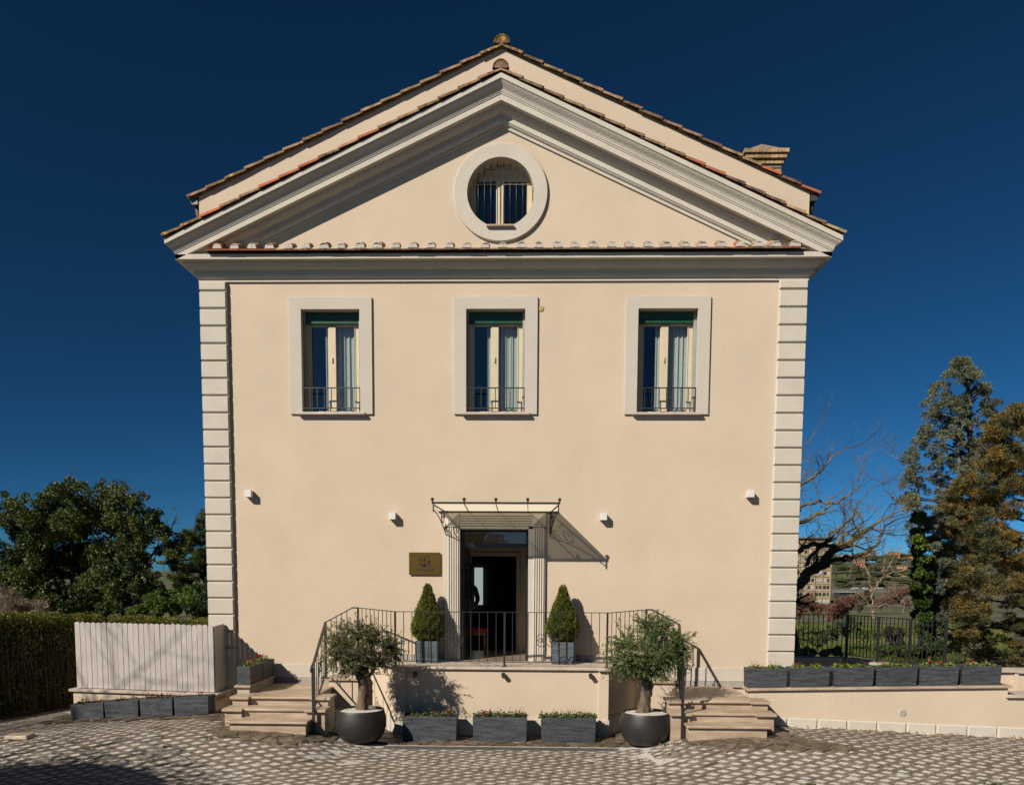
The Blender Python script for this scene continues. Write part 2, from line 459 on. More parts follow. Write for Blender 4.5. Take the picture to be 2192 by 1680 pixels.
# apron of crazy paving in front of terrace and stairs
APRON = [(-8.9, -0.45), (-8.9, -1.36), (-6.8, -1.42), (-5.45, -1.6), (-5.35, -2.55), (-5.0, -2.85), (-4.4, -2.98), (-3.8, -2.96), (-3.35, -2.55), (-3.3, -1.99),
         (2.45, -1.99), (2.55, -2.6), (3.0, -2.92), (3.8, -3.05), (4.7, -3.02), (5.15, -2.9), (4.6, -2.6), (4.25, -2.2), (4.1, -1.6), (4.1, -0.3), (-5, -0.3)]
def inside(p, poly):
    x, y = p; c = False; n = len(poly)
    for i in range(n):
        x1, y1 = poly[i]; x2, y2 = poly[(i + 1) % n]
        if (y1 > y) != (y2 > y) and x < (x2 - x1) * (y - y1) / (y2 - y1) + x1: c = not c
    return c

# grout bed under the stones
axs = [-9.0 + i * 0.15 for i in range(96)]; ays = [-3.15 + i * 0.15 for i in range(19)]
apron = grid_sheet("paved_apron", axs, ays, lambda x, y: G(x, y) + 0.010, GROUT, skip=lambda x, y: not inside((x, y), APRON))
tag(apron, kind='structure')

def clip(poly, nx, ny, d):
    out = []
    for i in range(len(poly)):
        a = poly[i]; b = poly[(i + 1) % len(poly)]
        da = a[0] * nx + a[1] * ny - d; db = b[0] * nx + b[1] * ny - d
        if da <= 0: out.append(a)
        if (da < 0 < db) or (db < 0 < da):
            t = da / (da - db); out.append((a[0] + (b[0] - a[0]) * t, a[1] + (b[1] - a[1]) * t))
    return out

seeds = []
sx, sy = 0.31, 0.205
for j in range(18):
    for i in range(52):
        seeds.append((-9.4 + i * sx + (j % 2) * sx / 2 + rnd.uniform(-0.13, 0.13), -3.4 + j * sy + rnd.uniform(-0.08, 0.08)))
nst = 0
for i, s in enumerate(seeds):
    if not inside(s, APRON): continue
    if (-2.3 < s[0] < 1.2 and s[1] > -1.0) or (-5.0 < s[0] < -3.8 and s[1] > -2.3) or (2.7 < s[0] < 3.9 and s[1] > -2.3): continue
    poly = [(s[0] - 0.5, s[1] - 0.4), (s[0] + 0.5, s[1] - 0.4), (s[0] + 0.5, s[1] + 0.4), (s[0] - 0.5, s[1] + 0.4)]
    for j, q in enumerate(seeds):
        if j == i or abs(q[0] - s[0]) > 1 or abs(q[1] - s[1]) > 0.8: continue
        nx, ny = q[0] - s[0], q[1] - s[1]; l = math.hypot(nx, ny); nx /= l; ny /= l
        poly = clip(poly, nx, ny, nx * (s[0] + q[0]) / 2 + ny * (s[1] + q[1]) / 2 - rnd.uniform(0.008, 0.02))
        if len(poly) < 3: break
    if len(poly) < 3: continue
    if any(p[1] < -3.2 for p in poly): pass
    if s[0] > -3.3 and s[0] < 2.45: poly = clip(poly, 0, -1, 2.0)
    if len(poly) < 3: continue
    mb = MB(); n = len(poly); h = rnd.uniform(0.016, 0.026)
    cx = sum(p[0] for p in poly) / n; cy = sum(p[1] for p in poly) / n
    tl = (rnd.uniform(-.012, .012), rnd.uniform(-.012, .012))
    top = [(p[0] + (cx - p[0]) * 0.03, p[1] + (cy - p[1]) * 0.03, G(p[0], p[1]) + h + (p[0] - cx) * tl[0] + (p[1] - cy) * tl[1]) for p in poly]
    bot = [(p[0], p[1], G(p[0], p[1]) + 0.002) for p in poly]
    mb.v = bot + top; mb.f = [tuple(n + k for k in range(n))] + [(k, (k + 1) % n, n + (k + 1) % n, n + k) for k in range(n)]
    mb.build("paving_stone", PORPH, apron); nst += 1

# concrete grid pavers, laid at 45 degrees, cells filled with white gravel
PITCH_, RIB, NC = 0.242, 0.088, 3
BS = PITCH_ * NC
def paver_mesh():
    c = [-BS / 2 + 0.004]
    for i in range(NC):
        a = -BS / 2 + i * PITCH_
        c += [a + RIB / 2, a + PITCH_ - RIB / 2]
    c.append(BS / 2 - 0.004)
    n = len(c); V = []; F = []
    for j in range(n):
        for i in range(n):
            V.append((c[i], c[j], 0.0))
    def hole(i, j): return i % 2 == 1 and j % 2 == 1
    for j in range(n - 1):
        for i in range(n - 1):
            a = j * n + i
            if not hole(i, j):
                F.append((a, a + 1, a + n + 1, a + n))
            else:
                q = [a, a + 1, a + n + 1, a + n]; cxm = (c[i] + c[i + 1]) / 2; cym = (c[j] + c[j + 1]) / 2
                b = len(V)
                for k in q:
                    x, y, z = V[k]; V.append((cxm + (x - cxm) * 0.93, cym + (y - cym) * 0.93, -0.04))
                for k in range(4):
                    F.append((q[(k + 1) % 4], q[k], b + k, b + (k + 1) % 4))
    b = len(V); o4 = [0, n - 1, n * n - 1, n * (n - 1)]
    for k in o4:
        x, y, z = V[k]; V.append((x, y, -0.04))
    for k in range(4):
        F.append((o4[k], b + k, b + (k + 1) % 4, o4[(k + 1) % 4]))
    return V, F
PV, PF = paver_mesh()
A45 = R(45.6); ca, sa = math.cos(A45), math.sin(A45); SQ = 0.62
PV = [(x * ca - y * sa, (x * sa + y * ca) * SQ, z) for x, y, z in PV]
pme = bpy.data.meshes.new("paver"); pme.from_pydata(PV, [], PF); pme.materials.append(CONC)
spots = []
for i in range(-70, 71):
    for j in range(-70, 71):
        u = i * BS; v = j * BS + (i % 2) * BS * 0.5
        x = u * ca - v * sa; y = (u * sa + v * ca) * SQ - 4
        if not (-13.5 < x < 13.5 and -9.5 < y < 4.5): continue
        if not in_court(x, y): continue
        if -3.6 < x < 2.7 and y > -1.9: continue
        if x > 4.2 and y > -1.36: continue
        if -5.1 < x < 3.95 and y > -2.3 and not (-3.4 < x < 2.5): continue
        if x > -9 and y > -0.6: continue
        if x < -9 and (y > 1.8 or y - 1.0 > (x + 9.9) * 1.9 + 0.2): continue
        spots.append((x, y))
def frame_at(x, y, rot):
    e = 0.12
    nx = -(G(x + e, y) - G(x - e, y)) / (2 * e); ny = -(G(x, y + e) - G(x, y - e)) / (2 * e)
    N = Vector((nx, ny, 1)).normalized(); X = Vector((math.cos(rot), math.sin(rot), 0)); X = (X - N * X.dot(N)).normalized(); Y = N.cross(X)
    M = Matrix((X, Y, N)).transposed().to_4x4(); M.translation = Vector((x, y, G(x, y)))
    return M
def dcam(s):
    d = s[1] + 15.65
    return d if abs(s[0]) < 0.66 * d and s[1] > -4.9 - 0.4 else 100 + d
spots.sort(key=dcam)
rest = []
for k, (x, y) in enumerate(spots):
    M = frame_at(x, y, rnd.uniform(-0.006, 0.006)); M.translation.z += rnd.uniform(-0.003, 0.003)
    if -3.9 < x < 3.0 and y > -2.60:
        import bmesh
        bm = bmesh.new(); bm.from_mesh(pme); bm.transform(M)
        if x > -3.32 and x < 2.42 or True:
            g_ = bm.verts[:] + bm.edges[:] + bm.faces[:]
            bmesh.ops.bisect_plane(bm, geom=g_, plane_co=(0, -2.168, 0), plane_no=(0, 1, 0), clear_outer=True)
        if len(bm.faces):
            mm_ = bpy.data.meshes.new("paver"); bm.to_mesh(mm_); mm_.materials.append(CONC)
            if len(mm_.materials) > 1: mm_.materials.clear(); mm_.materials.append(CONC)
            link("paver", mm_, None, court)
        bm.free()
    elif k < 286:
        o = link("paver", pme, None, court); o.matrix_basis = M
    else:
        rest.append(M)
V = []; F = []
for M in rest:
    b = len(V); V += [tuple(M @ Vector(p)) for p in PV]; F += [tuple(b + i for i in f) for f in PF]
me = bpy.data.meshes.new("paving"); me.from_pydata(V, [], F)
tag(link("paving", me, CONC, court), kind='stuff')
# loose white stones heaped in the cells
n = 52000
px = rng.uniform(-9.5, 10, n); py = -5.1 + 3.1 * rng.random(n)
keep = [not inside((a, b), APRON) and not (-3.4 < a < 2.5 and b > -2.2) for a, b in zip(px, py)]
px = px[keep]; py = py[keep]
keep = np.ones(len(px), bool)
P = np.stack([px, py, np.array([G(a, b) for a, b in zip(px, py)]) - 0.007 + rng.uniform(-.003, .003, len(px))], 1)[keep]
oc = np.array([(1, 0, 0), (0, 1, 0), (-1, 0, 0), (0, -1, 0), (0, 0, 1)], float)
rr = rng.uniform(0.005, 0.0105, (len(P), 1, 1)) * rng.uniform(0.7, 1.2, (len(P), 1, 3))
th = rng.uniform(0, 2 * PI, len(P)); c_, s_ = np.cos(th), np.sin(th)
O = np.repeat(oc[None], len(P), 0) * rr
X_ = O[:, :, 0] * c_[:, None] - O[:, :, 1] * s_[:, None]; Y_ = O[:, :, 0] * s_[:, None] + O[:, :, 1] * c_[:, None]
Vp = np.stack([X_, Y_, O[:, :, 2]], -1) + P[:, None, :]
Fp = (np.array([(0, 1, 4), (1, 2, 4), (2, 3, 4), (3, 0, 4)])[None] + 5 * np.arange(len(P))[:, None, None]).reshape(-1, 3)
tag(fastmesh("gravel", Vp.reshape(-1, 3), Fp, GRAV, court), kind='stuff')

# drain channel with its slotted grate
dr = thing("drain_channel", "long dark slotted drain grate between planters and gravel paving", "drain", (-0.45, -2.09, -.055))
mb = MB(); mb.box(-3.0, 2.0, -2.165, -2.155, -0.105, -0.039); mb.box(-3.0, 2.0, -2.035, -2.025, -0.105, -0.039)
mb.build("channel_edge", mat("galvanised_edge", (0.13, 0.13, 0.14), 0.5, 0.2, 10, metallic=0.4), dr)
mb = MB()
for i in range(165):
    x = -2.99 + i * 0.0302; mb.box(x, x + 0.019, -2.154, -2.036, -.055, -.043)
for k in range(2): mb.box(-2.99, 1.99, -2.12 + k * 0.05, -2.11 + k * 0.05, -.065, -.0415)
tag(mb.build("grate", mat("dark_plastic_grate", (0.10, 0.10, 0.11), 0.5, 0.2, 10), dr), kind='stuff')
MB().box(-2.99, 1.99, -2.152, -2.038, -0.10, -0.095).build("channel_bed", mat("channel_black", (0.01, 0.01, 0.01), 0.9), dr)
MB().box(-3.0, 2.0, -2.024, -1.99, -0.09, -0.034).build("kerb_strip", PALE, dr)

# ------------------------------------------------------------------ the house
XL, XR, XA = -6.27, 5.0, -0.635
H = thing("house", "cream gabled house with white corner blocks and pediment over three shuttered windows", "house", (XA, 0, 0))
WC = [(-3.833), (-0.729), (2.472)]
ZB, ZT = 5.905, 7.805
HWN = 0.56
OC = (-0.647, 9.87)
outer = [(XL, -0.1), (XR, -0.1), (XR, 9.85), (-0.64, 12.385), (XL, 9.85)]
holes = [[(c - HWN, ZB), (c - HWN, ZT), (c + HWN, ZT), (c + HWN, ZB)] for c in WC]
DX0, DX1, DZ0, DZ1 = -1.40, -0.09, 1.215, 3.735
holes.append([(DX0, DZ0), (DX0, DZ1), (DX1, DZ1), (DX1, DZ0)])
NO = 56
ocr = 0.625
holes.append([(OC[0] + ocr * math.cos(-2 * PI * k / NO), OC[1] + ocr * math.sin(-2 * PI * k / NO)) for k in range(NO)])
loops = [[Vector((x, z, 0)) for x, z in outer]] + [[Vector((x, z, 0)) for x, z in h] for h in holes]
tris = geometry.tessellate_polygon(loops)
flat = [p for l in loops for p in l]
V = [(p.x, 0.0, p.y) for p in flat]; F = []
for t in tris:
    a, b, c = (flat[i] for i in t)
    F.append(tuple(t) if (b - a).cross(c - a).z > 0 else tuple(reversed(t)))
REV = 0.34
for hl in holes:
    n = len(hl); b = len(V); V += [(x, 0.0, z) for x, z in hl] + [(x, REV, z) for x, z in hl]
    for k in range(n):
        F.append((b + k, b + (k + 1) % n, b + n + (k + 1) % n, b + n + k))
b = len(V)
V += [(XL, 0, -0.1), (XL, 8, -0.1), (XL, 8, 9.85), (XL, 0, 9.85), (XR, 0, -0.1), (XR, 8, -0.1), (XR, 8, 9.85), (XR, 0, 9.85), (-0.64, 8, 12.385)]
F += [(b, b + 3, b + 2, b + 1), (b + 4, b + 5, b + 6, b + 7), (b + 1, b + 2, b + 8, b + 6, b + 5)]
me = bpy.data.meshes.new("wall"); me.from_pydata(V, [], F)
link("wall", me, WALL, H)

# base strips
mb = MB()
for x0, x1 in ((-5.75, -3.3), (2.0, 4.47)):
    MB().box(x0, x1, -0.035, -0.001, 0.86, 1.115).build("plinth", TRIM, H, bevel=0.006)
for x0, x1 in ((-5.0, -3.3), (2.0, 4.2)): MB().box(x0, x1, -0.045, -0.001, 0.74, 0.858).build("skirting", GREYSTRIP, H, bevel=0.004)
for x0, x1 in ((-3.28, -1.70), (.26, 2.1)): MB().box(x0, x1, -0.02, -0.001, 1.2, 1.33).build("skirting", GREYSTRIP, H, bevel=0.004)

# corner blocks
QP = 0.3185
q0 = 1.12
for x0, x1 in ((XL, -5.775), (4.495, XR)):
    MB().box(x0 + 0.002, x1, -0.045, -0.001, -0.1, 8.30).build("corner_strip", TRIM, H)
def quoin(w, h, edge):
    """face block with a broad chamfer on top, bottom and the inner edge"""
    s = MB(); c = 0.022; y0, y1 = -0.085, -0.046
    i0 = c if edge < 0 else 0.0; i1 = c if edge > 0 else 0.0
    s.v = [(0, y1, 0), (w, y1, 0), (w, y1, h), (0, y1, h), (i0, y0, c), (w - i1, y0, c), (w - i1, y0, h - c), (i0, y0, h - c)]
    s.f = [(4, 5, 6, 7), (0, 1, 5, 4), (1, 2, 6, 5), (2, 3, 7, 6), (3, 0, 4, 7)]
    return s.mesh("quoin_block")
mqL = quoin(0.505, QP - 0.012, 1); mqL.materials.append(TRIM)
mqR = quoin(0.510, QP - 0.012, -1); mqR.materials.append(TRIM)
for k in range(22):
    for me_, x in ((mqL, XL - 0.006), (mqR, 4.487)):
        o = link("quoin_block", me_, None, H); o.location = (x, 0, q0 + k * QP + 0.006)
for x, s_, w in ((XL - 0.006, 1, 0.505), (4.487, -1, 0.51)):
    mq = quoin(w, 8.298 - (q0 + 22 * QP) - 0.008, s_); mq.materials.append(TRIM)
    o = link("quoin_block", mq, None, H); o.location = (x, 0, q0 + 22 * QP + 0.006)

# horizontal cornice, mitred and returned along the flanks
prof = [(0.0, 8.30), (.035, 8.30), (.035, 8.352), (.05, 8.356), (.066, 8.364), (.079, 8.378), (.085, 8.398), (.097, 8.398), (.097, 8.478), (.112, 8.482), (.128, 8.489),
        (.148, 8.503), (.168, 8.524), (.186, 8.552), (.196, 8.572), (.214, 8.572), (.214, 8.594), (.235, 8.594), (.235, 8.606), (.33, 8.606), (.33, 8.69), (.318, 8.698), (0.0, 8.74)]
rows = [[(XL - p, 8, z) for p, z in prof], [(XL - p, -p, z) for p, z in prof], [(XR + p, -p, z) for p, z in prof], [(XR + p, 8, z) for p, z in prof]]
MB().sweep(rows).build("cornice", TRIM, H, smooth=True, angle=28)

# raking cornice
SL = 0.458
rake = [(0.0, 11.02), (.035, 11.02), (.035, 11.072), (.05, 11.076), (.066, 11.084), (.079, 11.098), (.085, 11.118), (.097, 11.118), (.097, 11.21), (.118, 11.216), (.142, 11.228),
        (.166, 11.248), (.186, 11.274), (.196, 11.294), (.214, 11.294), (.214, 11.316), (.235, 11.316), (.235, 11.325), (.33, 11.325), (.33, 11.431), (.342, 11.431), (.342, 11.455),
        (.354, 11.459), (.358, 11.483), (.366, 11.508), (.380, 11.535), (.402, 11.56), (.424, 11.578), (.444, 11.60), (.452, 11.622), (.468, 11.622), (.468, 11.708), (0.0, 11.73)]
def rk(p, z, x):
    return (x, -p, z - SL * abs(x - XA))
rows = [[(XL - p, 8, z - SL * (XA - XL + p)) if p >= 0.3 else rk(p, z, XL - p) for p, z in rake], [rk(p, z, XL - p) for p, z in rake], [rk(p, z, XA) for p, z in rake],
        [rk(p, z, XR + p) for p, z in rake], [(XR + p, 8, z - SL * (XR + p - XA)) if p >= 0.3 else rk(p, z, XR + p) for p, z in rake]]
MB().sweep(rows).build("raking_cornice", TRIM, H, smooth=True, angle=28)

# roofs
roof = MB()
SG = 0.4505
for s_, xe in ((-1, XL - 0.16), (1, XR + 0.14)):
    z0 = 12.40 - SG * abs(xe + 0.64)
    roof.quad((-0.64, -0.03, 12.40), (xe, -0.03, z0), (xe, 8.1, z0), (-0.64, 8.1, 12.40))
for s_, xe in ((-1, XL - 0.44), (1, XR + 0.44)):
    z0 = 11.735 - SL * abs(xe - XA)
    roof.quad((XA, -0.455, 11.735), (xe, -0.455, z0), (xe, -0.002, z0), (XA, -0.002, 11.735))
RF = roof.build("roof", TILEM, H)

def tile_mesh(L, w0, w1, th=0.016, hgt=0.6, seg=7):
    """curved roof tile along +x (low end at x=0, wide), arch up; w = width"""
    s = MB(); rows = []
    for x, w in ((0, w0), (L, w1)):
        o_ = [(x, w / 2 * math.cos(PI * k / seg), w * hgt * math.sin(PI * k / seg)) for k in range(seg + 1)]
        i_ = [(x, (w / 2 - th) * math.cos(PI * k / seg), (w * hgt - th) * math.sin(PI * k / seg)) for k in range(seg, -1, -1)]
        rows.append(o_ + i_ + [o_[0]])
    s.sweep(rows)
    n = seg + 1
    for b in (0, len(rows[0])):
        for k in range(seg):
            q = (b + k, b + k + 1, b + 2 * n - 2 - k, b + 2 * n - 1 - k)
            s.f.append(q if b else tuple(reversed(q)))
    return s
vt = tile_mesh(0.45, 0.19, 0.145, th=0.02, hgt=0.40).mesh("roof_tile")
flat_t = MB().frustum(0, 0.43, -0.11, 0.11, -0.005, 0.02, 0, 0).mesh("roof_tile")
def lay(me_, m, x, y, z, ang, roll=0.0, dirx=1, par=None):
    key = (me_.name, m.name)
    if key not in TM:
        c = me_.copy(); c.materials.clear(); c.materials.append(m); TM[key] = c
    o = link("roof_tile", TM[key], None, par or RF)
    # x axis runs uphill
    X = Vector((dirx * math.cos(ang), 0, math.sin(ang))); Yv = Vector((0, 1, 0)); Z = X.cross(Yv)
    if Z.z < 0: Z = -Z; Yv = -Yv
    M = Matrix((X, Yv, Z)).transposed().to_4x4(); M = M @ Matrix.Rotation(roll, 4, 'X') @ Matrix.Rotation(rnd.uniform(-.02, .02), 4, 'Z') @ Matrix.Rotation(0.035, 4, 'Y')
    M.translation = Vector((x, y, z)); o.matrix_basis = M
    return o
TM = {}
redL = {0: 1, 3: 1, 5: 1, 6: 1, 7: 1, 8: 1, 10: 1}
for (za, xa, sl, xl, xr, yv, off, tag_) in ((11.735, XA, SL, XL - 0.50, XR + 0.50, -0.475, 0.0, 'low'), (12.40, -0.64, SG, XL - 0.19, XR + 0.17, -0.05, 0.0, 'up')):
    ang = math.atan(sl)
    for side in (-1, 1):
        xe = xl if side < 0 else xr
        n = 17 if tag_ == 'low' else 16
        run = abs(xe - xa) - 0.02; step = run / n
        for k in range(n):
            x = xe + side * -1 * k * step
            z = za - sl * abs(x - xa) + 0.020
            m = TILEM
            if tag_ == 'low' and side < 0 and k in (1, 2, 5, 6, 7, 10): m = TILER if k != 1 else LICH
            if tag_ == 'low' and side > 0 and k in (6, 7): m = TILER
            if tag_ == 'up' and side > 0 and k in (0, 2): m = TILER
            if tag_ == 'up' and (k in (15,) or (side < 0 and k in (1, 2, 6))): m = LICH
            if tag_ == 'low' and side < 0 and k == 0: m = LICH
            lay(vt, m, x, yv + 0.05, z + rnd.uniform(-.006, .006), ang, dirx=-side, roll=(0.10 if side < 0 else -0.10))
        # a second row just behind, over the roof sheet
        for k in range(n):
            x = xe - side * (k * step + 0.1)
            if tag_ == 'low':
                lay(vt, TILEM, x, yv + 0.30, za - sl * abs(x - xa) + 0.012, ang, dirx=-side)
            else:
                lay(vt, TILEM, x, yv + 0.33, za - sl * abs(x - xa) + 0.012, ang, dirx=-side)
# ridge caps
rc = tile_mesh(0.46, 0.30, 0.26, hgt=0.5)
rc.v = [(y, x, z) for x, y, z in rc.v]; rc.f = [tuple(reversed(f)) for f in rc.f]
rcm = rc.mesh("ridge_tile")
for yy, zz, m in ((-0.515, 11.765, TILEM), (-0.08, 12.44, LICH)):
    c = rcm.copy(); c.materials.append(m); o = link("ridge_tile", c, None, RF); o.location = (XA, yy, zz)
    for k in range(1, 2 if zz < 12 else 20):
        o = link("ridge_tile", c, None, RF); o.location = (XA, yy + 0.40 * k, zz + 0.004 * (k % 2))
    MB().prism_y([(XA + 0.12 * math.cos(PI * k / 10), zz + 0.125 * math.sin(PI * k / 10)) for k in range(11)], yy + 0.012, yy + 0.03).build("ridge_plug", LICH if zz > 12 else TILEM, RF)

# little tiled ledge on the horizontal cornice
led = MB(); led.quad((-6.02, -0.36, 8.735), (4.86, -0.36, 8.735), (4.86, -0.002, 8.90), (-6.02, -0.002, 8.90)); 
led.quad((-6.02, -0.36, 8.72), (-6.02, -0.002, 8.72), (-6.02, -0.002, 8.90), (-6.02, -0.36, 8.735)); led.quad((4.86, -0.36, 8.72), (4.86, -0.36, 8.735), (4.86, -0.002, 8.90), (4.86, -0.002, 8.72))
LG = led.build("cornice_ledge", MORTAR, H)
NCO = 33
ct = tile_mesh(0.36, 0.175, 0.150, hgt=0.52)
ct.v = [(y, x, z) for x, y, z in ct.v]; ct.f = [tuple(reversed(f)) for f in ct.f]
CTM = {}
for m in (TILEP, TILEM, TILER): c = ct.mesh("roof_tile"); c.materials.append(m); CTM[m.name] = c
ft = MB().box(-0.155, 0.155, 0, 0.30, 0, 0.022).mesh("flat_tile"); ft2 = ft.copy(); ft.materials.append(TILEM); ft2.materials.append(TILER)
aL = math.atan2(0.165, 0.36)
for k in range(NCO):
    x = -5.80 + k * (4.64 + 5.80) / (NCO - 1) + rnd.uniform(-0.012, 0.012)
    sc_ = rnd.uniform(0.9, 1.08)
    o = link("roof_tile", CTM[(TILER if k in (0, 29) else TILEP if k % 3 or k > 24 else TILEM).name], None, LG)
    o.matrix_basis = Matrix.Translation((x, -0.40, 8.752)) @ Matrix.Rotation(aL + 0.02, 4, 'X') @ Matrix.Rotation(rnd.uniform(-.05, .05), 4, 'Z') @ Matrix.Scale(sc_, 4)
    s = MB(); pts = []
    for i in range(13):
        a = PI * i / 12; r_ = 0.090 * sc_ * rnd.uniform(0.92, 1.05); pts.append((x + r_ * math.cos(a), 8.752 + r_ * 1.08 * math.sin(a)))
    s.prism_y(pts, -0.424 - rnd.uniform(0, .012), -0.37); s.build("mortar_plug", MORTAR, LG)
for k in range(34):
    x = -5.86 + k * 0.3165
    o = link("flat_tile", ft2 if k in (0, 1, 2, 3, 30, 33) else ft, None, LG); o.matrix_basis = Matrix.Translation((x, -0.425 + rnd.uniform(-.006, .006), 8.722)) @ Matrix.Rotation(aL * 0.6, 4, 'X')

# gutters and side bits
for s_, x in ((-1, XL), (1, XR)):
    s = MB(); x0 = x + s_ * 0.015; g = [(x0, 9.80), (x0, 9.70), (x0 + s_ * 0.11, 9.70), (x0 + s_ * 0.15, 9.795), (x0 + s_ * 0.175, 9.80), (x0 + s_ * 0.16, 9.81)]
    s.prism_y(g if s_ < 0 else list(reversed(g)), -0.02, 8); s.build("gutter", ZINC, H)
    s = MB(); s.tube([(x + s_ * 0.075, 0.12, 9.70), (x + s_ * 0.07, 0.12, 9.60), (x + s_ * 0.03, 0.12, 9.42), (x - s_ * 0.02, 0.12, 9.25)], 0.05, 8); s.build("downpipe", mat("brown_downpipe", (0.10, 0.04, 0.025), 0.6), H, smooth=True)
s = MB().box(XR + 0.0, XR + 0.09, 0.2, 0.26, 7.42, 7.46); s.build("wall_hook", IRON, H)

# chimney with brick courses
CH = MB().prism([(4.72, 3.5), (5.48, 3.5), (5.48, 4.2), (4.72, 4.2)], 9.9, 11.55).build("chimney", CEM, H)
def course(z0, z1, grow, n, gap=0.01, half=0.0):
    x0, x1, y0, y1 = 4.75 - grow, 5.47 + grow, 3.5 - grow, 4.2 + grow
    L = (x1 - x0) / n
    for k in range(n):
        a = x0 + k * L; w = L * rnd.uniform(.93, .97)
        MB().frustum(a, a + w, y0, y0 + 0.12, z0, z1 - gap).build("brick", BRICK, CH, bevel=0.004, seg=1)
    M_ = 3; L = (y1 - y0 - 0.13) / M_
    for k in range(M_):
        a = y0 + 0.13 + k * L
        for xx in (x0, x1 - 0.12):
            MB().box(xx, xx + 0.12, a, a + L * 0.95, z0, z1 - gap).build("brick", BRICK, CH, bevel=0.004, seg=1)
z = 11.55
for k in range(3):
    zc = 11.55 + k * 0.125
    for x0, x1 in ((4.75, 4.93), (5.30, 5.47)):
        MB().box(x0, x1, 3.5, 3.64, zc, zc + 0.112).build("brick", BRICK, CH, bevel=0.004, seg=1)
        MB().box(x0, x1, 4.06, 4.2, zc, zc + 0.112).build("brick", BRICK, CH, bevel=0.004, seg=1)
MB().box(4.745, 5.475, 3.49, 4.21, 11.93, 12.0).build("stone_lintel", CEM, CH, bevel=0.008)
course(12.005, 12.10, 0.05, 4); course(12.105, 12.20, 0.10, 5); course(12.205, 12.30, 0.14, 4)
MB().box(4.75, 5.47, 3.5, 4.2, 12.0, 12.3).build("chimney_core", CEM, CH)
MB().frustum(4.70, 5.53, 3.45, 4.26, 12.302, 12.33).build("chimney_slab", CEM, CH, bevel=0.01)
MB().frustum(4.72, 5.51, 3.47, 4.24, 12.332, 12.60, 0, 0.36).build("chimney_cap", CEM, CH, bevel=0.012)

# oculus
def ring(r0, r1, y0, y1, cx, cz, n=64):
    s = MB(); rows = []
    for k in range(n + 1):
        a = 2 * PI * k / n; c, d = math.cos(a), math.sin(a)
        rows.append([(cx + r_ * c, y, cz + r_ * d) for r_, y in ((r0, y1), (r0, y0), (r1 - 0.012, y0), (r1, y0 + 0.012), (r1, y1))])
    return s.sweep(rows)
OW = ring(0.618, 0.868, -0.055, 0.05, *OC).build("round_window", TRIM, H, smooth=True, angle=40)
OW.data.flip_normals()
cx, cz = OC
mb = MB(); yw = 0.27
mb.box(cx - .62, cx + .62, yw, yw + .05, cz + .34, cz + .62); mb.box(cx - .62, cx - .48, yw, yw + .05, cz - .6, cz + .34); mb.box(cx + .47, cx + .62, yw, yw + .05, cz - .6, cz + .34)
mb.box(cx - .095, cx + .055, yw - .012, yw + .05, cz - .6, cz + .34); mb.box(cx - .62, cx + .62, yw - .01, yw, cz + .40, cz + .412)
mb.box(cx - .62, cx + .62, yw - .015, yw, cz + .27, cz + .285)
mb.build("frame", CREAMF, OW, bevel=0.006)
mb = MB(); mb.quad((cx - .5, yw + .03, cz - .6), (cx + .5, yw + .03, cz - .6), (cx + .5, yw + .03, cz + .35), (cx - .5, yw + .03, cz + .35)); mb.build("pane", GLASS, OW)
s = MB()
for k in range(8):
    x = cx - .42 + k * 0.118
    hh = math.sqrt(max(0.01, 0.60 ** 2 - (x - cx) ** 2)); s = MB(); s.tube([(x, 0.07, cz - min(hh, .57)), (x, 0.07, cz + hh - 0.02)], 0.009, 6); s.build("window_bar", IRON, OW, smooth=True)
MB().tube([(cx - .32, 0.08, cz + .45), (cx + .33, 0.08, cz + .45)], 0.005, 5).build("window_bar", IRON, OW)
MB().box(cx - .26, cx + .24, -0.115, 0.10, cz - .62, cz - .585).build("sill", TRAV, OW, bevel=0.004)
MB().box(cx - .45, cx + .45, 0.0, .19, cz - .66, cz - .575).build("sill_bed", TRIM, OW)

GUIDE = mat("grey_guide_rail", (0.36, 0.37, 0.36), 0.5)
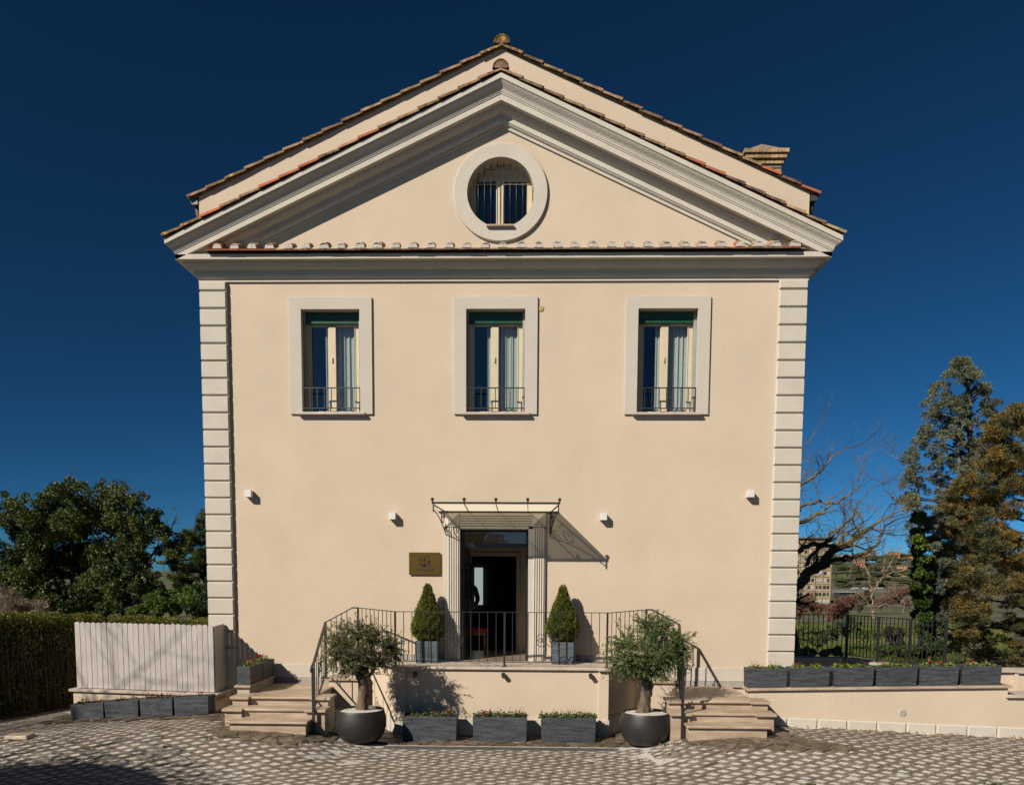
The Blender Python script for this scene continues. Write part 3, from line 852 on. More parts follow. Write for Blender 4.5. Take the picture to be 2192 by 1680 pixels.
# three tall windows
def make_window(c):
    s = MB(); x0, x1, z0, z1 = c - 0.783, c + 0.783, 5.882, 8.024; h = 0.55
    pts = [(x0, z0), (x1, z0), (x1, z1), (x0, z1)]; inn = [(c - h, ZB), (c + h, ZB), (c + h, ZT - .005), (c - h, ZT - .005)]
    s.v = [(x, -0.04, z) for x, z in pts] + [(x, -0.04, z) for x, z in inn] + [(x, 0.0, z) for x, z in pts] + [(x, 0.02, z) for x, z in inn]
    s.f = [(0, 1, 5, 4), (1, 2, 6, 5), (2, 3, 7, 6), (3, 0, 4, 7), (8, 9, 1, 0), (9, 10, 2, 1), (10, 11, 3, 2), (11, 8, 0, 3), (4, 5, 13, 12), (5, 6, 14, 13), (6, 7, 15, 14), (7, 4, 12, 15)]
    W = s.build("window", TRIMG, H, bevel=0.006)
    MB().box(c - 0.64, c + 0.645, -0.105, 0.16, 5.868, 5.912).build("sill", PALE, W, bevel=0.005)
    # side guides, shutter
    for a, b_ in ((c - .555, c - .515), (c + .50, c + .555)): MB().box(a, b_, 0.13, 0.20, 5.915, ZT).build("shutter_guide", GUIDE, W)
    s = MB(); zt = ZT
    for k in range(4):
        s.frustum(c - .512, c + .498, 0.155, 0.18, zt - 0.05 * (k + 1), zt - 0.05 * k - 0.004); 
    s.box(c - .512, c + .498, 0.135, 0.18, zt - 0.222, zt - 0.212); s.box(c - .44, c + .498, 0.130, 0.152, zt - 0.21, zt - 0.175)
    s.build("shutter", GREEN, W, bevel=0.004)
    yf = 0.21
    s = MB(); s.box(c - .55, c - .43, yf, yf + .05, 5.915, 7.64); s.box(c + .42, c + .55, yf, yf + .05, 5.915, 7.64); s.box(c - .43, c + .42, yf, yf + .05, 7.56, 7.64)
    s.box(c - .09, c + .045, yf - .02, yf + .04, 5.98, 7.56); s.box(c - .43, c + .42, yf, yf + .05, 5.915, 5.98)
    s.box(c - .43, c - .415, yf - .012, yf, 5.98, 7.56); s.box(c - .105, c - .09, yf - .005, yf + .03, 5.98, 7.56); s.box(c + .405, c + .42, yf - .012, yf, 5.98, 7.56)
    s.build("frame", CREAMF, W, bevel=0.005)
    for a, b_ in ((c - .415, c - .105), (c + .045, c + .405)):
        MB().quad((a, yf + .03, 5.98), (b_, yf + .03, 5.98), (b_, yf + .03, 7.56), (a, yf + .03, 7.56)).build("pane", GLASS, W)
    s = MB(); s.box(c - .035, c - .015, yf - .045, yf - .02, 6.88, 6.98); s.build("handle", PALE, W, bevel=0.005)
    # sheer curtain in folds
    rows = []
    for i in range(90):
        t = i / 89; x = c - .18 + t * 0.66; y = 0.345 + 0.013 * math.sin(x * 62 + 1.2 * math.sin(x * 9)) + 0.008 * math.sin(x * 140)
        rows.append([(x, y, 5.93), (x, y + 0.004 * math.sin(x * 30), 6.8), (x, y, 7.58)])
    MB().sweep(rows).build("curtain", CURT, W, smooth=True)
    # black rail
    s = MB(); s.box(c - .548, c + .548, -0.030, -0.015, 6.358, 6.378); s.box(c - .548, c + .548, -0.030, -0.015, 5.985, 6.003)
    for k in range(9):
        x = c - .540 + k * 0.135; s.box(x - .007, x + .007, -0.029, -0.016, 5.915 if k in (0, 8) else 6.003, 6.358)
    s.build("window_rail", IRON, W)
    return W
for c in WC: make_window(c)

# dim rooms behind the windows
s = MB()
def room(x0, x1, y0, y1, z0, z1):
    m_ = MB(); m_.v = [(x0, y0, z0), (x1, y0, z0), (x1, y1, z0), (x0, y1, z0), (x0, y0, z1), (x1, y0, z1), (x1, y1, z1), (x0, y1, z1)]
    m_.f = [(0, 1, 2, 3), (7, 6, 5, 4), (1, 5, 6, 2), (3, 2, 6, 7), (0, 3, 7, 4)]
    return m_
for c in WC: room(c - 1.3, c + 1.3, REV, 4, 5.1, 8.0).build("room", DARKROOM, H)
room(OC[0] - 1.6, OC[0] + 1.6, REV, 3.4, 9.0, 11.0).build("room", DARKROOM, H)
# ------------------------------------------------------------------ entrance
FZ = 1.215
PT = MB().box(-1.69, -1.40, -0.05, 0.02, FZ, 3.79).box(-0.09, 0.235, -0.05, 0.02, FZ, 3.79).box(-1.69, 0.235, -0.05, 0.02, 3.742, 4.045).build("entrance_portal", TRIM, H, bevel=0.004)
for x0 in (-1.632, 0.005):
    for k in range(5):
        x = x0 + k * 0.044
        s = MB(); s.tube([(x + 0.018, -0.052, FZ + 0.01), (x + 0.018, -0.052, 3.775)], 0.0185, 8); s.build("flute", TRIM, PT, smooth=True, angle=60)
for k in range(5):
    z = 3.815 + k * 0.046
    MB().tube([(-1.385, -0.05, z), (-0.02, -0.05, z)], 0.0175, 8).build("flute", TRIM, PT, smooth=True, angle=60)
for x0 in (-1.655, -0.015):
    s = MB(); x1 = x0 + 0.235; z0, z1 = 3.80, 4.03; ym = -0.052
    s.box(x0 - 0.012, x1 + 0.012, -0.066, ym + 0.003, z0 - 0.012, z1 + 0.012)
    cxm, czm = (x0 + x1) / 2, (z0 + z1) / 2; b = len(s.v)
    s.v += [(x0, -0.067, z0), (x1, -0.067, z0), (x1, -0.067, z1), (x0, -0.067, z1), (cxm, -0.15, czm)]
    s.f += [(b, b + 1, b + 4), (b + 1, b + 2, b + 4), (b + 2, b + 3, b + 4), (b + 3, b, b + 4)]
    s.build("diamond_block", TRIM, PT)
# black steel frame, transom, open leaf
s = MB(); y0, y1 = 0.10, 0.17
s.box(-1.40, -1.325, y0, y1, FZ, 3.735); s.box(-0.135, -0.09, y0, y1, FZ, 3.735); s.box(-1.325, -0.135, y0, y1, 3.69, 3.735); s.box(-1.325, -0.135, y0, y1, 3.39, 3.475)
DF = s.build("door_frame", BLACKF, H, bevel=0.004)
MB().quad((-1.325, 0.14, 3.475), (-0.135, 0.14, 3.475), (-0.135, 0.14, 3.69), (-1.325, 0.14, 3.69)).build("transom_pane", GLASS, DF)
s = MB(); a = Vector((-1.335, 0.14, 0)); b = Vector((-1.318, 1.16, 0)); dd = (b - a).normalized()
for w0, w1 in ((0.0, 0.09), (0.93, 1.02)):
    p = a + dd * w0; q = a + dd * w1; s.beam((p.x, p.y, 2.30), (q.x, q.y, 2.30), 0.05, 2.14)
for z in (1.32, 3.33): p = a + dd * 0.09; q = a + dd * 0.93; s.beam((p.x, p.y, z), (q.x, q.y, z), 0.048, 0.12 if z > 2 else 0.2)
LF = s.build("door_leaf", BLACKF, H, bevel=0.003)
p = a + dd * 0.09; q = a + dd * 0.93
MB().quad((p.x, p.y, 1.42), (q.x, q.y, 1.42), (q.x, q.y, 3.27), (p.x, p.y, 3.27)).build("pane", GLASS, LF)
s = MB(); p = a + dd * 0.97
s.box(p.x + .02, p.x + .05, p.y - .02, p.y + .02, 2.12, 2.36); s.tube([(p.x + .03, p.y, 2.26), (p.x + .10, p.y, 2.26), (p.x + .11, p.y - .13, 2.26)], .012, 6); s.box(p.x + .02, p.x + .06, p.y - .03, p.y + .03, 3.10, 3.26)
s.build("door_handle", ZINC, LF)
# vestibule and dim hall
TILEF = mat("hall_floor_tile", (0.36, 0.29, 0.22), 0.25, 0.15, 2, bump=0.05)
VB = room(-1.75, 0.40, 0.22, 2.0, FZ, 3.74)
VB.v = VB.v; VB.f = [(0, 1, 2, 3), (7, 6, 5, 4), (1, 5, 6, 2), (0, 3, 7, 4)]
VI = VB.build("vestibule", INTW, H)
s = MB(); s.quad((-1.75, 2.0, FZ), (-1.39, 2.0, FZ), (-1.39, 2.0, 3.74), (-1.75, 2.0, 3.74)); s.quad((-0.36, 2.0, FZ), (0.40, 2.0, FZ), (0.40, 2.0, 3.74), (-0.36, 2.0, 3.74)); s.quad((-1.39, 2.0, 3.27), (-0.36, 2.0, 3.27), (-0.36, 2.0, 3.74), (-1.39, 2.0, 3.74))
s.build("inner_wall", INTW, VI)
s = MB(); s.box(-1.48, -1.39, 1.96, 2.12, FZ, 3.35); s.box(-0.36, -0.27, 1.96, 2.12, FZ, 3.35); s.box(-1.39, -0.36, 1.96, 2.12, 3.265, 3.35); s.build("door_casing", mat("beige_casing", (0.55, 0.44, 0.34), 0.6), VI, bevel=0.01)
MB().box(-1.75, 0.40, 0.0, 2.0, FZ - 0.05, FZ + 0.004).build("floor", TILEF, VI)
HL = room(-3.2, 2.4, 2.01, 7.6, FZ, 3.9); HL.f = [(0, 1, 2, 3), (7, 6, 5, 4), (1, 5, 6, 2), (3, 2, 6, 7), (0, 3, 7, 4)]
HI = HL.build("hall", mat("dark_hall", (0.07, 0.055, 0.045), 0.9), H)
pn = bpy.data.materials.new("glowing_frosted_pane"); pn.use_nodes = True
bb = pn.node_tree.nodes["Principled BSDF"]; bb.inputs["Emission Color"].default_value = (0.55, 0.66, 0.62, 1); bb.inputs["Emission Strength"].default_value = 0.42; bb.inputs["Base Color"].default_value = (0.5, 0.55, 0.52, 1)  # pane emits its own glow in place of daylight from behind
MB().box(-1.66, -1.42, 7.5, 7.53, 2.0, 3.05).build("frosted_window", pn, HI, bevel=0.004)

# stool-like red chair in the doorway
ch = thing("stool", "wooden stool with round red seat just inside the open front door", "stool", (-1.16, 1.25, FZ))
WOODC = mat("orange_brown_wood", (0.33, 0.12, 0.04), 0.4, 0.3, 8)
s = MB(); s.lathe([(0.0, 1.665), (.19, 1.665), (.215, 1.69), (.215, 1.725), (.19, 1.755), (.10, 1.772), (0.0, 1.775)], -1.16, 1.25, 24); s.build("seat", mat("red_velvet", (0.42, 0.015, 0.02), 0.8, 0.2, 10), ch, smooth=True)
MB().lathe([(0.0, 1.63), (.20, 1.63), (.205, 1.665), (0.0, 1.668)], -1.16, 1.25, 24).build("seat_frame", WOODC, ch, smooth=True, angle=40)
for dx, dy in ((-.15, -.13), (.15, -.13), (-.15, .13), (.15, .13)):
    MB().tube([(-1.16 + dx, 1.25 + dy, 1.64), (-1.16 + dx * 1.05, 1.25 + dy * 1.05, 1.45), (-1.16 + dx * 1.25, 1.25 + dy * 1.25, FZ + 0.004)], [.022, .019, .014], 8).build("leg", WOODC, ch, smooth=True)


# person standing just inside, half hidden by the leaf
def skin_person():
    B = Vector((-1.42, 1.62, FZ))
    J = {'pel': (0, 0, .93, .135, .10), 'ab': (0, 0, 1.10, .125, .09), 'ch': (0, .01, 1.30, .155, .11), 'nk': (0, .01, 1.455, .055, .055), 'nk2': (0, 0, 1.52, .052, .052),
         'hl': (-.09, 0, .86, .085, .085), 'kl': (-.10, -.02, .48, .058, .06), 'al': (-.10, .02, .09, .042, .045), 'tl': (-.11, -.13, .035, .04, .03),
         'hr': (.09, 0, .86, .085, .085), 'kr': (.10, -.03, .48, .058, .06), 'ar': (.10, .02, .09, .042, .045), 'tr': (.12, -.13, .035, .04, .03),
         'sl': (-.19, .01, 1.40, .062, .06), 'el': (-.25, .03, 1.12, .046, .046), 'wl': (-.20, -.15, .95, .032, .032),
         'sr': (.19, .01, 1.40, .062, .06), 'er': (.255, .03, 1.13, .055, .055), 'wr': (.20, -.20, .98, .036, .036)}
    E = [('pel', 'ab'), ('ab', 'ch'), ('ch', 'nk'), ('nk', 'nk2'), ('pel', 'hl'), ('hl', 'kl'), ('kl', 'al'), ('al', 'tl'), ('pel', 'hr'), ('hr', 'kr'), ('kr', 'ar'), ('ar', 'tr'),
         ('ch', 'sl'), ('sl', 'el'), ('el', 'wl'), ('ch', 'sr'), ('sr', 'er'), ('er', 'wr')]
    ks = list(J); me = bpy.data.meshes.new("clothed_body")
    me.from_pydata([tuple(B + Vector(J[k][:3])) for k in ks], [(ks.index(a), ks.index(b)) for a, b in E], [])
    P = thing("person", "person in dark clothes standing inside the doorway half hidden by the open door", "person", tuple(B))
    o = link("clothed_body", me, mat("black_cloth", (0.012, 0.012, 0.014), 0.9, 0.2, 8), P)
    o.modifiers.new("skin", 'SKIN')
    for v, k in zip(me.skin_vertices[0].data, ks): v.radius = J[k][3:]
    me.skin_vertices[0].data[0].use_root = True
    sb = o.modifiers.new("sub", 'SUBSURF'); sb.levels = 2; sb.render_levels = 2
    SK = mat("skin", (0.42, 0.24, 0.16), 0.6)
    s = MB(); prof = [(0.0, 1.50), (.035, 1.505), (.055, 1.53), (.070, 1.58), (.076, 1.63), (.074, 1.67), (.06, 1.71), (.03, 1.735), (0, 1.74)]
    s.lathe([(r_, z + FZ) for r_, z in prof], B.x, B.y - .01, 18)
    s.tube([(B.x, B.y - .075, 1.635 + FZ), (B.x, B.y - .105, 1.60 + FZ), (B.x, B.y - .08, 1.59 + FZ)], [.008, .014, .010], 6)
    for sx_ in (-1, 1): s.tube([(B.x + sx_ * .074, B.y, 1.65 + FZ), (B.x + sx_ * .086, B.y + .01, 1.62 + FZ), (B.x + sx_ * .074, B.y, 1.59 + FZ)], .010, 6)
    hd = s.build("head", SK, P, smooth=True)
    s = MB(); s.lathe([(.079, 1.63 + FZ), (.083, 1.68 + FZ), (.068, 1.725 + FZ), (.034, 1.752 + FZ), (0, 1.757 + FZ)], B.x, B.y + .008, 18); s.build("hair", mat("dark_hair", (0.02, 0.013, 0.01), 0.7), P, smooth=True)
    for sx_ in (-1, 1):
        MB().lathe([(0, 1.633 + FZ), (.008, 1.638 + FZ), (.010, 1.643 + FZ), (.008, 1.648 + FZ), (0, 1.653 + FZ)], B.x + sx_ * .028, B.y - .075, 8).build("eye", INK, hd, smooth=True)
    s = MB(); s.box(B.x - .022, B.x + .022, B.y - .082, B.y - .07, 1.562 + FZ, 1.568 + FZ); s.build("mouth", mat("lip", (0.3, 0.1, 0.08), 0.6), hd)
    for sx_ in (-1, 1):
        wx, wy, wz = B.x + sx_ * .20, B.y + (-.20 if sx_ > 0 else -.15), FZ + (.98 if sx_ > 0 else .95)
        s = MB(); s.tube([(wx, wy + .01, wz), (wx - sx_ * .01, wy - .04, wz - .01), (wx - sx_ * .015, wy - .085, wz - .015)], [.024, .036, .034], 8)
        for q, (fx, ln) in enumerate(((-.028, .062), (-.010, .075), (.009, .070), (.027, .055))):
            s.tube([(wx - sx_ * .015 + fx, wy - .08, wz - .012), (wx - sx_ * .015 + fx, wy - .08 - ln * .55, wz - .02), (wx - sx_ * .015 + fx, wy - .08 - ln * .8, wz - .02 - ln * .35)], [.010, .009, .007], 6)
        s.tube([(wx - sx_ * .035, wy - .03, wz), (wx - sx_ * .06, wy - .06, wz + .005), (wx - sx_ * .055, wy - .095, wz - .005)], [.012, .011, .008], 6)
        s.build("hand", SK, P, smooth=True)
skin_person()

# ------------------------------------------------------------------ canopy
CN = thing("entrance_canopy", "glass door canopy on scrolled black iron brackets above the entrance", "canopy", (-0.68, 0, 4.1))
cg = bpy.data.materials.new("milky_canopy_glass"); cg.use_nodes = True; t = cg.node_tree; t.nodes.remove(t.nodes["Principled BSDF"])
a1 = _n(t, "ShaderNodeBsdfTransparent"); a1.inputs[0].default_value = (0.55, 0.53, 0.46, 1)
a2 = _n(t, "ShaderNodeBsdfTranslucent"); a2.inputs[0].default_value = (0.85, 0.80, 0.66, 1)
a3 = _n(t, "ShaderNodeBsdfDiffuse"); a3.inputs[0].default_value = (0.22, 0.22, 0.17, 1)
m1 = _n(t, "ShaderNodeMixShader"); m1.inputs[0].default_value = 0.72; m2 = _n(t, "ShaderNodeMixShader"); m2.inputs[0].default_value = 0.12
t.links.new(a1.outputs[0], m1.inputs[1]); t.links.new(a2.outputs[0], m1.inputs[2]); t.links.new(m1.outputs[0], m2.inputs[1]); t.links.new(a3.outputs[0], m2.inputs[2]); t.links.new(m2.outputs[0], t.nodes["Material Output"].inputs[0])
cx0, cx1, cyf, czf, czb = -1.80, 0.465, -1.04, 4.146, 4.085
MB().quad((cx0, -0.002, czb), (cx1, -0.002, czb), (cx1, cyf, czf + .012), (cx0, cyf, czf + .012)).build("glass_sheet", cg, CN)
MB().beam((cx0 - .01, cyf, czf), (cx1 + .01, cyf, czf), 0.03, 0.035).build("front_bar", IRON, CN)
MB().beam((cx0 - .01, -0.02, czb - .02), (cx1 + .01, -0.02, czb - .02), 0.03, 0.02).build("wall_bar", IRON, CN)
for k in range(5):
    x = cx0 + (cx1 - cx0) * k / 4
    MB().lathe([(.018, czf + .01), (.016, czf + .045), (.020, czf + .05), (.036, czf + .062), (.036, czf + .07), (.018, czf + .078), (.022, czf + .09), (.0, czf + .092)], x, cyf, 12).build("finial", IRON, CN, smooth=True, angle=40)
    if k in (1, 2, 3): MB().beam((x, cyf, czf - .012), (x, -0.02, czb - .012), 0.012, 0.02).build("glazing_bar", IRON, CN)
def curl(c, ru, r0, r1, a0, a1, n=28):
    """spiral in the plane spanned by ru and z"""
    return [tuple(Vector(c) + Vector(ru) * ((r0 + (r1 - r0) * i / n) * math.cos(a0 + (a1 - a0) * i / n)) + Vector((0, 0, 1)) * ((r0 + (r1 - r0) * i / n) * math.sin(a0 + (a1 - a0) * i / n))) for i in range(n + 1)]
for sx_, x in ((1, -1.785), (-1, 0.448)):
    s = MB(); wallp = Vector((x + sx_ * 0.13, -0.02, 0)); front = Vector((x, cyf, 0)); ru = (front - wallp).normalized()
    s.beam((front.x, front.y, czf), (front.x, front.y, czf - .16), .02, .02)
    s.beam((wallp.x, wallp.y, czb), (wallp.x, wallp.y, 3.66), .022, .022)
    s.beam((front.x, front.y, czf - .03), (wallp.x, wallp.y, czb - .035), .02, .02)
    s.tube([(front.x, front.y, czf - .12)] + [tuple(front.lerp(wallp, tt) + Vector((0, 0, czf - .12 - .42 * tt ** 1.6))) for tt in (.25, .5, .75, 1.0)], .010, 6)
    s.tube(curl(tuple(wallp + ru * .30 + Vector((0, 0, 3.93))), tuple(ru), .15, .03, PI, PI - 9.5), .009, 6)
    s.tube(curl(tuple(wallp + ru * .12 + Vector((0, 0, 3.74))), tuple(ru), .09, .02, PI * .5, PI * .5 + 9.0), .009, 6)
    s.build("bracket", IRON, CN, smooth=True, angle=40)

# ------------------------------------------------------------------ things on the wall
def wall_lamp(x, z, label):
    t_ = thing("wall_lamp", label, "wall lamp", (x, 0, z), "white cube lamps on the facade")
    MB().box(x - .064, x + .064, -0.145, -0.012, z - .064, z + .064).build("lamp_body", WHITEP, t_, bevel=0.004)
    MB().box(x - .04, x + .04, -0.012, -0.001, z - .04, z + .04).build("wall_plate", WHITEP, t_)
    MB().box(x - .045, x + .045, -0.12, -0.035, z - .067, z - .0645).build("lens", mat("lamp_lens", (0.5, 0.5, 0.48), 0.3), t_)
wall_lamp(-5.43, 4.385, "white cube wall lamp beside the left corner blocks")
wall_lamp(-2.68, 3.975, "white cube wall lamp above and left of the brass plaque")
wall_lamp(1.325, 3.975, "white cube wall lamp just right of the glass canopy")
wall_lamp(4.07, 4.41, "white cube wall lamp beside the right corner blocks")

PQ = thing("plaque", "brass plaque with black emblem on wall left of the entrance", "plaque", (-2.075, -0.03, 3.08))
PX0, PX1, PZ0, PZ1 = -2.377, -1.772, 2.862, 3.292
MB().box(PX0, PX1, -0.036, -0.030, PZ0, PZ1).build("plate", BRASS, PQ, bevel=0.001)
def pq(u, v):  # crop pixels of the plaque
    return (PX0 + (u - 375) / 1345 * (PX1 - PX0), PZ1 - (v - 320) / 945 * (PZ1 - PZ0))
EMB = [[(830, 570), (862, 574), (892, 602), (906, 640), (930, 655), (965, 657), (1000, 648), (1000, 560), (1050, 553), (1085, 580), (1097, 620), (1085, 660), (1055, 682), (1000, 692), (940, 690), (870, 678), (832, 652)],
       [(835, 765), (870, 768), (900, 785), (916, 812), (905, 840), (870, 855), (838, 857)],
       [(940, 926), (942, 870), (960, 820), (1000, 785), (1085, 768), (1100, 830), (1140, 890), (1195, 926)],
       [(1275, 636), (1277, 858), (1235, 845), (1195, 800), (1180, 745), (1190, 690), (1225, 648)],
       [(1010, 458), (1060, 452), (1130, 475), (1200, 515), (1262, 545), (1230, 560), (1190, 570), (1160, 530), (1110, 490), (1060, 470)]]
for poly in EMB:
    s = MB(); pts = [pq(u, v) for u, v in poly]; area = sum(pts[i][0] * pts[(i + 1) % len(pts)][1] - pts[(i + 1) % len(pts)][0] * pts[i][1] for i in range(len(pts)))
    if area < 0: pts = pts[::-1]
    s.prism_y(pts, -0.0375, -0.0355); s.build("emblem_piece", INK, PQ)
fc = bpy.data.curves.new("lettering", 'FONT'); fc.body = "SAN PIETRO CLAVER"; fc.size = 0.056; fc.align_x = 'CENTER'; fc.extrude = 0.0006; fc.offset = 0.0016
fo = bpy.data.objects.new("tmp", fc); COL.objects.link(fo); bpy.context.view_layer.update()
fme = bpy.data.meshes.new_from_object(fo.evaluated_get(bpy.context.evaluated_depsgraph_get())); bpy.data.objects.remove(fo)
wtx = max(v.co.x for v in fme.vertices) - min(v.co.x for v in fme.vertices)
fme.name = "lettering"; fme.materials.clear(); fme.materials.append(mat("dark_engraving", (0.03, 0.015, 0.006), 0.6))
kx = 0.37 / wtx
for v in fme.vertices:
    x, y, z = v.co; v.co = (-2.070 + x * kx, -0.0372 - z, 2.936 + y * 1.15)
link("lettering", fme, None, PQ)
for u, v in ((430, 385), (1655, 385), (430, 1200), (1655, 1200)):
    x, z = pq(u, v); MB().tube([(x, -0.041, z), (x, -0.002, z)], 0.008, 8).build("screw", BRASS, PQ)

vd = MB().lathe([(0, -.012), (.045, -.012), (.052, -.006), (.052, 0)], 0, 0, 24).build("vent_cover", mat("yellowed_plastic", (0.50, 0.36, 0.14), 0.5, 0.2, 20), None, smooth=True, angle=40)
vd.rotation_euler = (-PI / 2, 0, 0); vd.rotation_euler = (PI / 2, 0, 0); vd.location = (0.115, -0.002, 7.81); vd.rotation_euler = (-PI / 2, 0, 0)
tag(vd, "small round yellowed vent cover beside the middle upper window", "vent cover")

# ------------------------------------------------------------------ terrace
T = thing("entrance_terrace", "cream plastered terrace with stone edge in front of the door", "terrace", (-0.55, -0.5, 0))
TP = [(-3.28, -0.003), (-3.28, -0.15), (-3.14, -0.15), (-2.47, -1.03), (1.38, -1.03), (2.0, -.15), (2.12, -0.15), (2.12, -0.003)]
MB().prism(TP, -0.3, 1.165).build("terrace_wall", WALL, T)
def outset(poly, d):
    n = len(poly); out = []
    for i in range(n):
        p0 = Vector(poly[i - 1]); p1 = Vector(poly[i]); p2 = Vector(poly[(i + 1) % n])
        e1 = (p1 - p0).normalized(); e2 = (p2 - p1).normalized(); n1 = Vector((e1.y, -e1.x)); n2 = Vector((e2.y, -e2.x))
        m_ = (n1 + n2); m_ = m_ / m_.length_squared * 2 if m_.length_squared > 1e-9 else n1
        out.append(tuple(p1 + m_ * d))
    return out
capo = outset(TP, 0.055)
capo = [(-3.28, -0.003), (-3.28, -.20)] + capo[2:6] + [(2.12, -.20), (2.12, -0.003)]
MB().prism(capo, 1.168, 1.213).build("edge_slab", PALE, T, bevel=0.008)
for k in range(9):
    x0 = -3.1 + k * 0.55
    MB().box(x0, x0 + 0.544, -0.49, -0.03, 1.2135, 1.2175).build("floor_tile", PALE, T)
for x0, x1 in ((-2.475, -2.295), (1.205, 1.385)):
    MB().box(x0, x1, -1.075, -1.0, -0.2, 1.162).build("pilaster", WALL, T, bevel=0.006)
    MB().box(x0 - .02, x1 + .02, -1.15, -1.0, 1.166, 1.2145).build("pilaster_slab", PALE, T, bevel=0.006)
s = MB(); s.box(-2.293, 1.203, -1.062, -1.03, -0.2, 0.27); s.box(-2.49, -2.296, -1.10, -1.076, -0.2, 0.27); s.box(1.206, 1.40, -1.10, -1.076, -0.2, 0.27)
for a, b in (((-3.50, -.50), (-3.28, -.50)), ((-3.14, -0.15), (-2.47, -1.03)), ((1.38, -1.03), (2.0, -0.15)), ((2.12, -.5), (2.34, -.5))):
    d = (Vector(b) - Vector(a)).normalized(); nrm = Vector((d.y, -d.x)) * 0.015
    s.beam((a[0] + nrm.x, a[1] + nrm.y, 0.1), (b[0] + nrm.x, b[1] + nrm.y, 0.1), 0.03, 0.42)
s.build("plinth", TRIM, T, bevel=0.005)
for x, lb in ((-2.125, "black wall spotlight on terrace front beside the left pilaster"), (-0.52, "black wall spotlight at the middle of the terrace front"), (1.055, "black wall spotlight on terrace front beside the right pilaster")):
    q = thing("spotlight", lb, "spotlight", (x, -1.03, 1.07), "black spotlights on the terrace front")
    MB().tube([(x, -1.031, 1.075), (x, -1.06, 1.075)], .034, 12).build("mount", IRON, q)
    MB().tube([(x, -1.06, 1.085), (x + .012, -1.135, 1.052)], [.040, .040], 14).build("lamp_head", IRON, q, smooth=True, angle=40)
    MB().tube([(x + .0125, -1.1355, 1.0518), (x + .0128, -1.138, 1.0508)], .030, 14).build("lens", mat("smoked_lens", (0.12, 0.10, 0.08), 0.2), q)
dm = MB().box(-1.02, -0.40, -0.80, -0.66, 1.2178, 1.226).build("doormat", mat("pale_worn_doormat", (0.45, 0.43, 0.42), 0.95, 0.5, 12, base2=(0.7, 0.68, 0.66)), None, bevel=0.003)
tag(dm, "small pale worn mat lying on the terrace edge before the door", "doormat")

# ------------------------------------------------------------------ staircases
XM = -0.58
def mir(s_, x): return x if s_ < 0 else 2 * XM - x
def mbox(mb, s_, x0, x1, *r):
    a, b = mir(s_, x0), mir(s_, x1); mb.box(min(a, b), max(a, b), *r); return mb
def staircase(s_, label):
    t_ = thing("staircase", label, "staircase", (mir(s_, -4.3), -1.2, 0), "stone stairs up to the entrance terrace")
    def slab(name, x0, x1, y0, y1, z, th=0.045, m=TRAV, bv=0.016):
        mbox(MB(), s_, x0, x1, y0, y1, z - th, z).build(name, m, t_, bevel=bv, seg=3)
    def solid(name, x0, x1, y0, y1, z0, z1, m=TRAV):
        mbox(MB(), s_, x0, x1, y0, y1, z0, z1).build(name, m, t_, bevel=0.003)
    # lower flight
    slab("landing", -4.98, -3.76, -1.85, -0.05, 0.76)
    solid("riser", -4.92, -3.75, -1.80, -1.60, 0.55, 0.713)
    slab("tread", -4.93, -3.74, -2.21, -1.78, 0.61); solid("riser", -4.90, -3.75, -2.17, -1.9, 0.40, 0.563)
    slab("tread", -5.04, -3.68, -2.58, -2.15, 0.46); solid("riser", -4.98, -3.72, -2.53, -2.2, 0.0, 0.413)
    # cheek blocks
    for x0, x1 in ((-5.17, -4.90), (-3.78, -3.49)):
        solid("cheek_block", x0, x1, -1.88, -1.50, 0.50, 0.718); slab("cheek_cap", x0 - .03, x1 + .03, -1.93, -1.47, 0.765, bv=0.006)
        solid("cheek_block", x0 - .01, x1 + .01, -2.22, -1.50, 0.0, 0.566); slab("cheek_cap", x0 - .04, x1 + .035, -2.28, -1.885, 0.612, bv=0.006)
    solid("stair_base", -4.95, -3.80, -1.78, -0.02, -0.1, 0.712, WALL)
    # short upper flight, rising sideways to the terrace
    solid("side_wall", -3.84, -3.283, -0.50, -0.02, 0.0, 0.868, WALL); slab("tread", -3.92, -3.283, -0.545, -0.02, 0.913, bv=0.012)
    solid("side_wall", -3.57, -3.283, -0.50, -0.02, 0.914, 1.020, WALL); slab("tread", -3.62, -3.283, -0.545, -0.02, 1.066, bv=0.012)
staircase(-1, "travertine stairs with stepped side blocks left of the terrace")
staircase(1, "travertine stairs with stepped side blocks right of the terrace")

# low wall left of the landing
lw = thing("low_wall", "short stone-capped wall at the left edge of the left landing", "wall", (-5.12, -0.75, 0))
MB().box(-5.235, -5.02, -1.46, -0.05, 0.0, 0.858).build("wall_core", PALE, lw, bevel=0.004)
MB().box(-5.275, -4.985, -1.51, -0.05, 0.86, 0.90).build("coping", TRAV, lw, bevel=0.008)

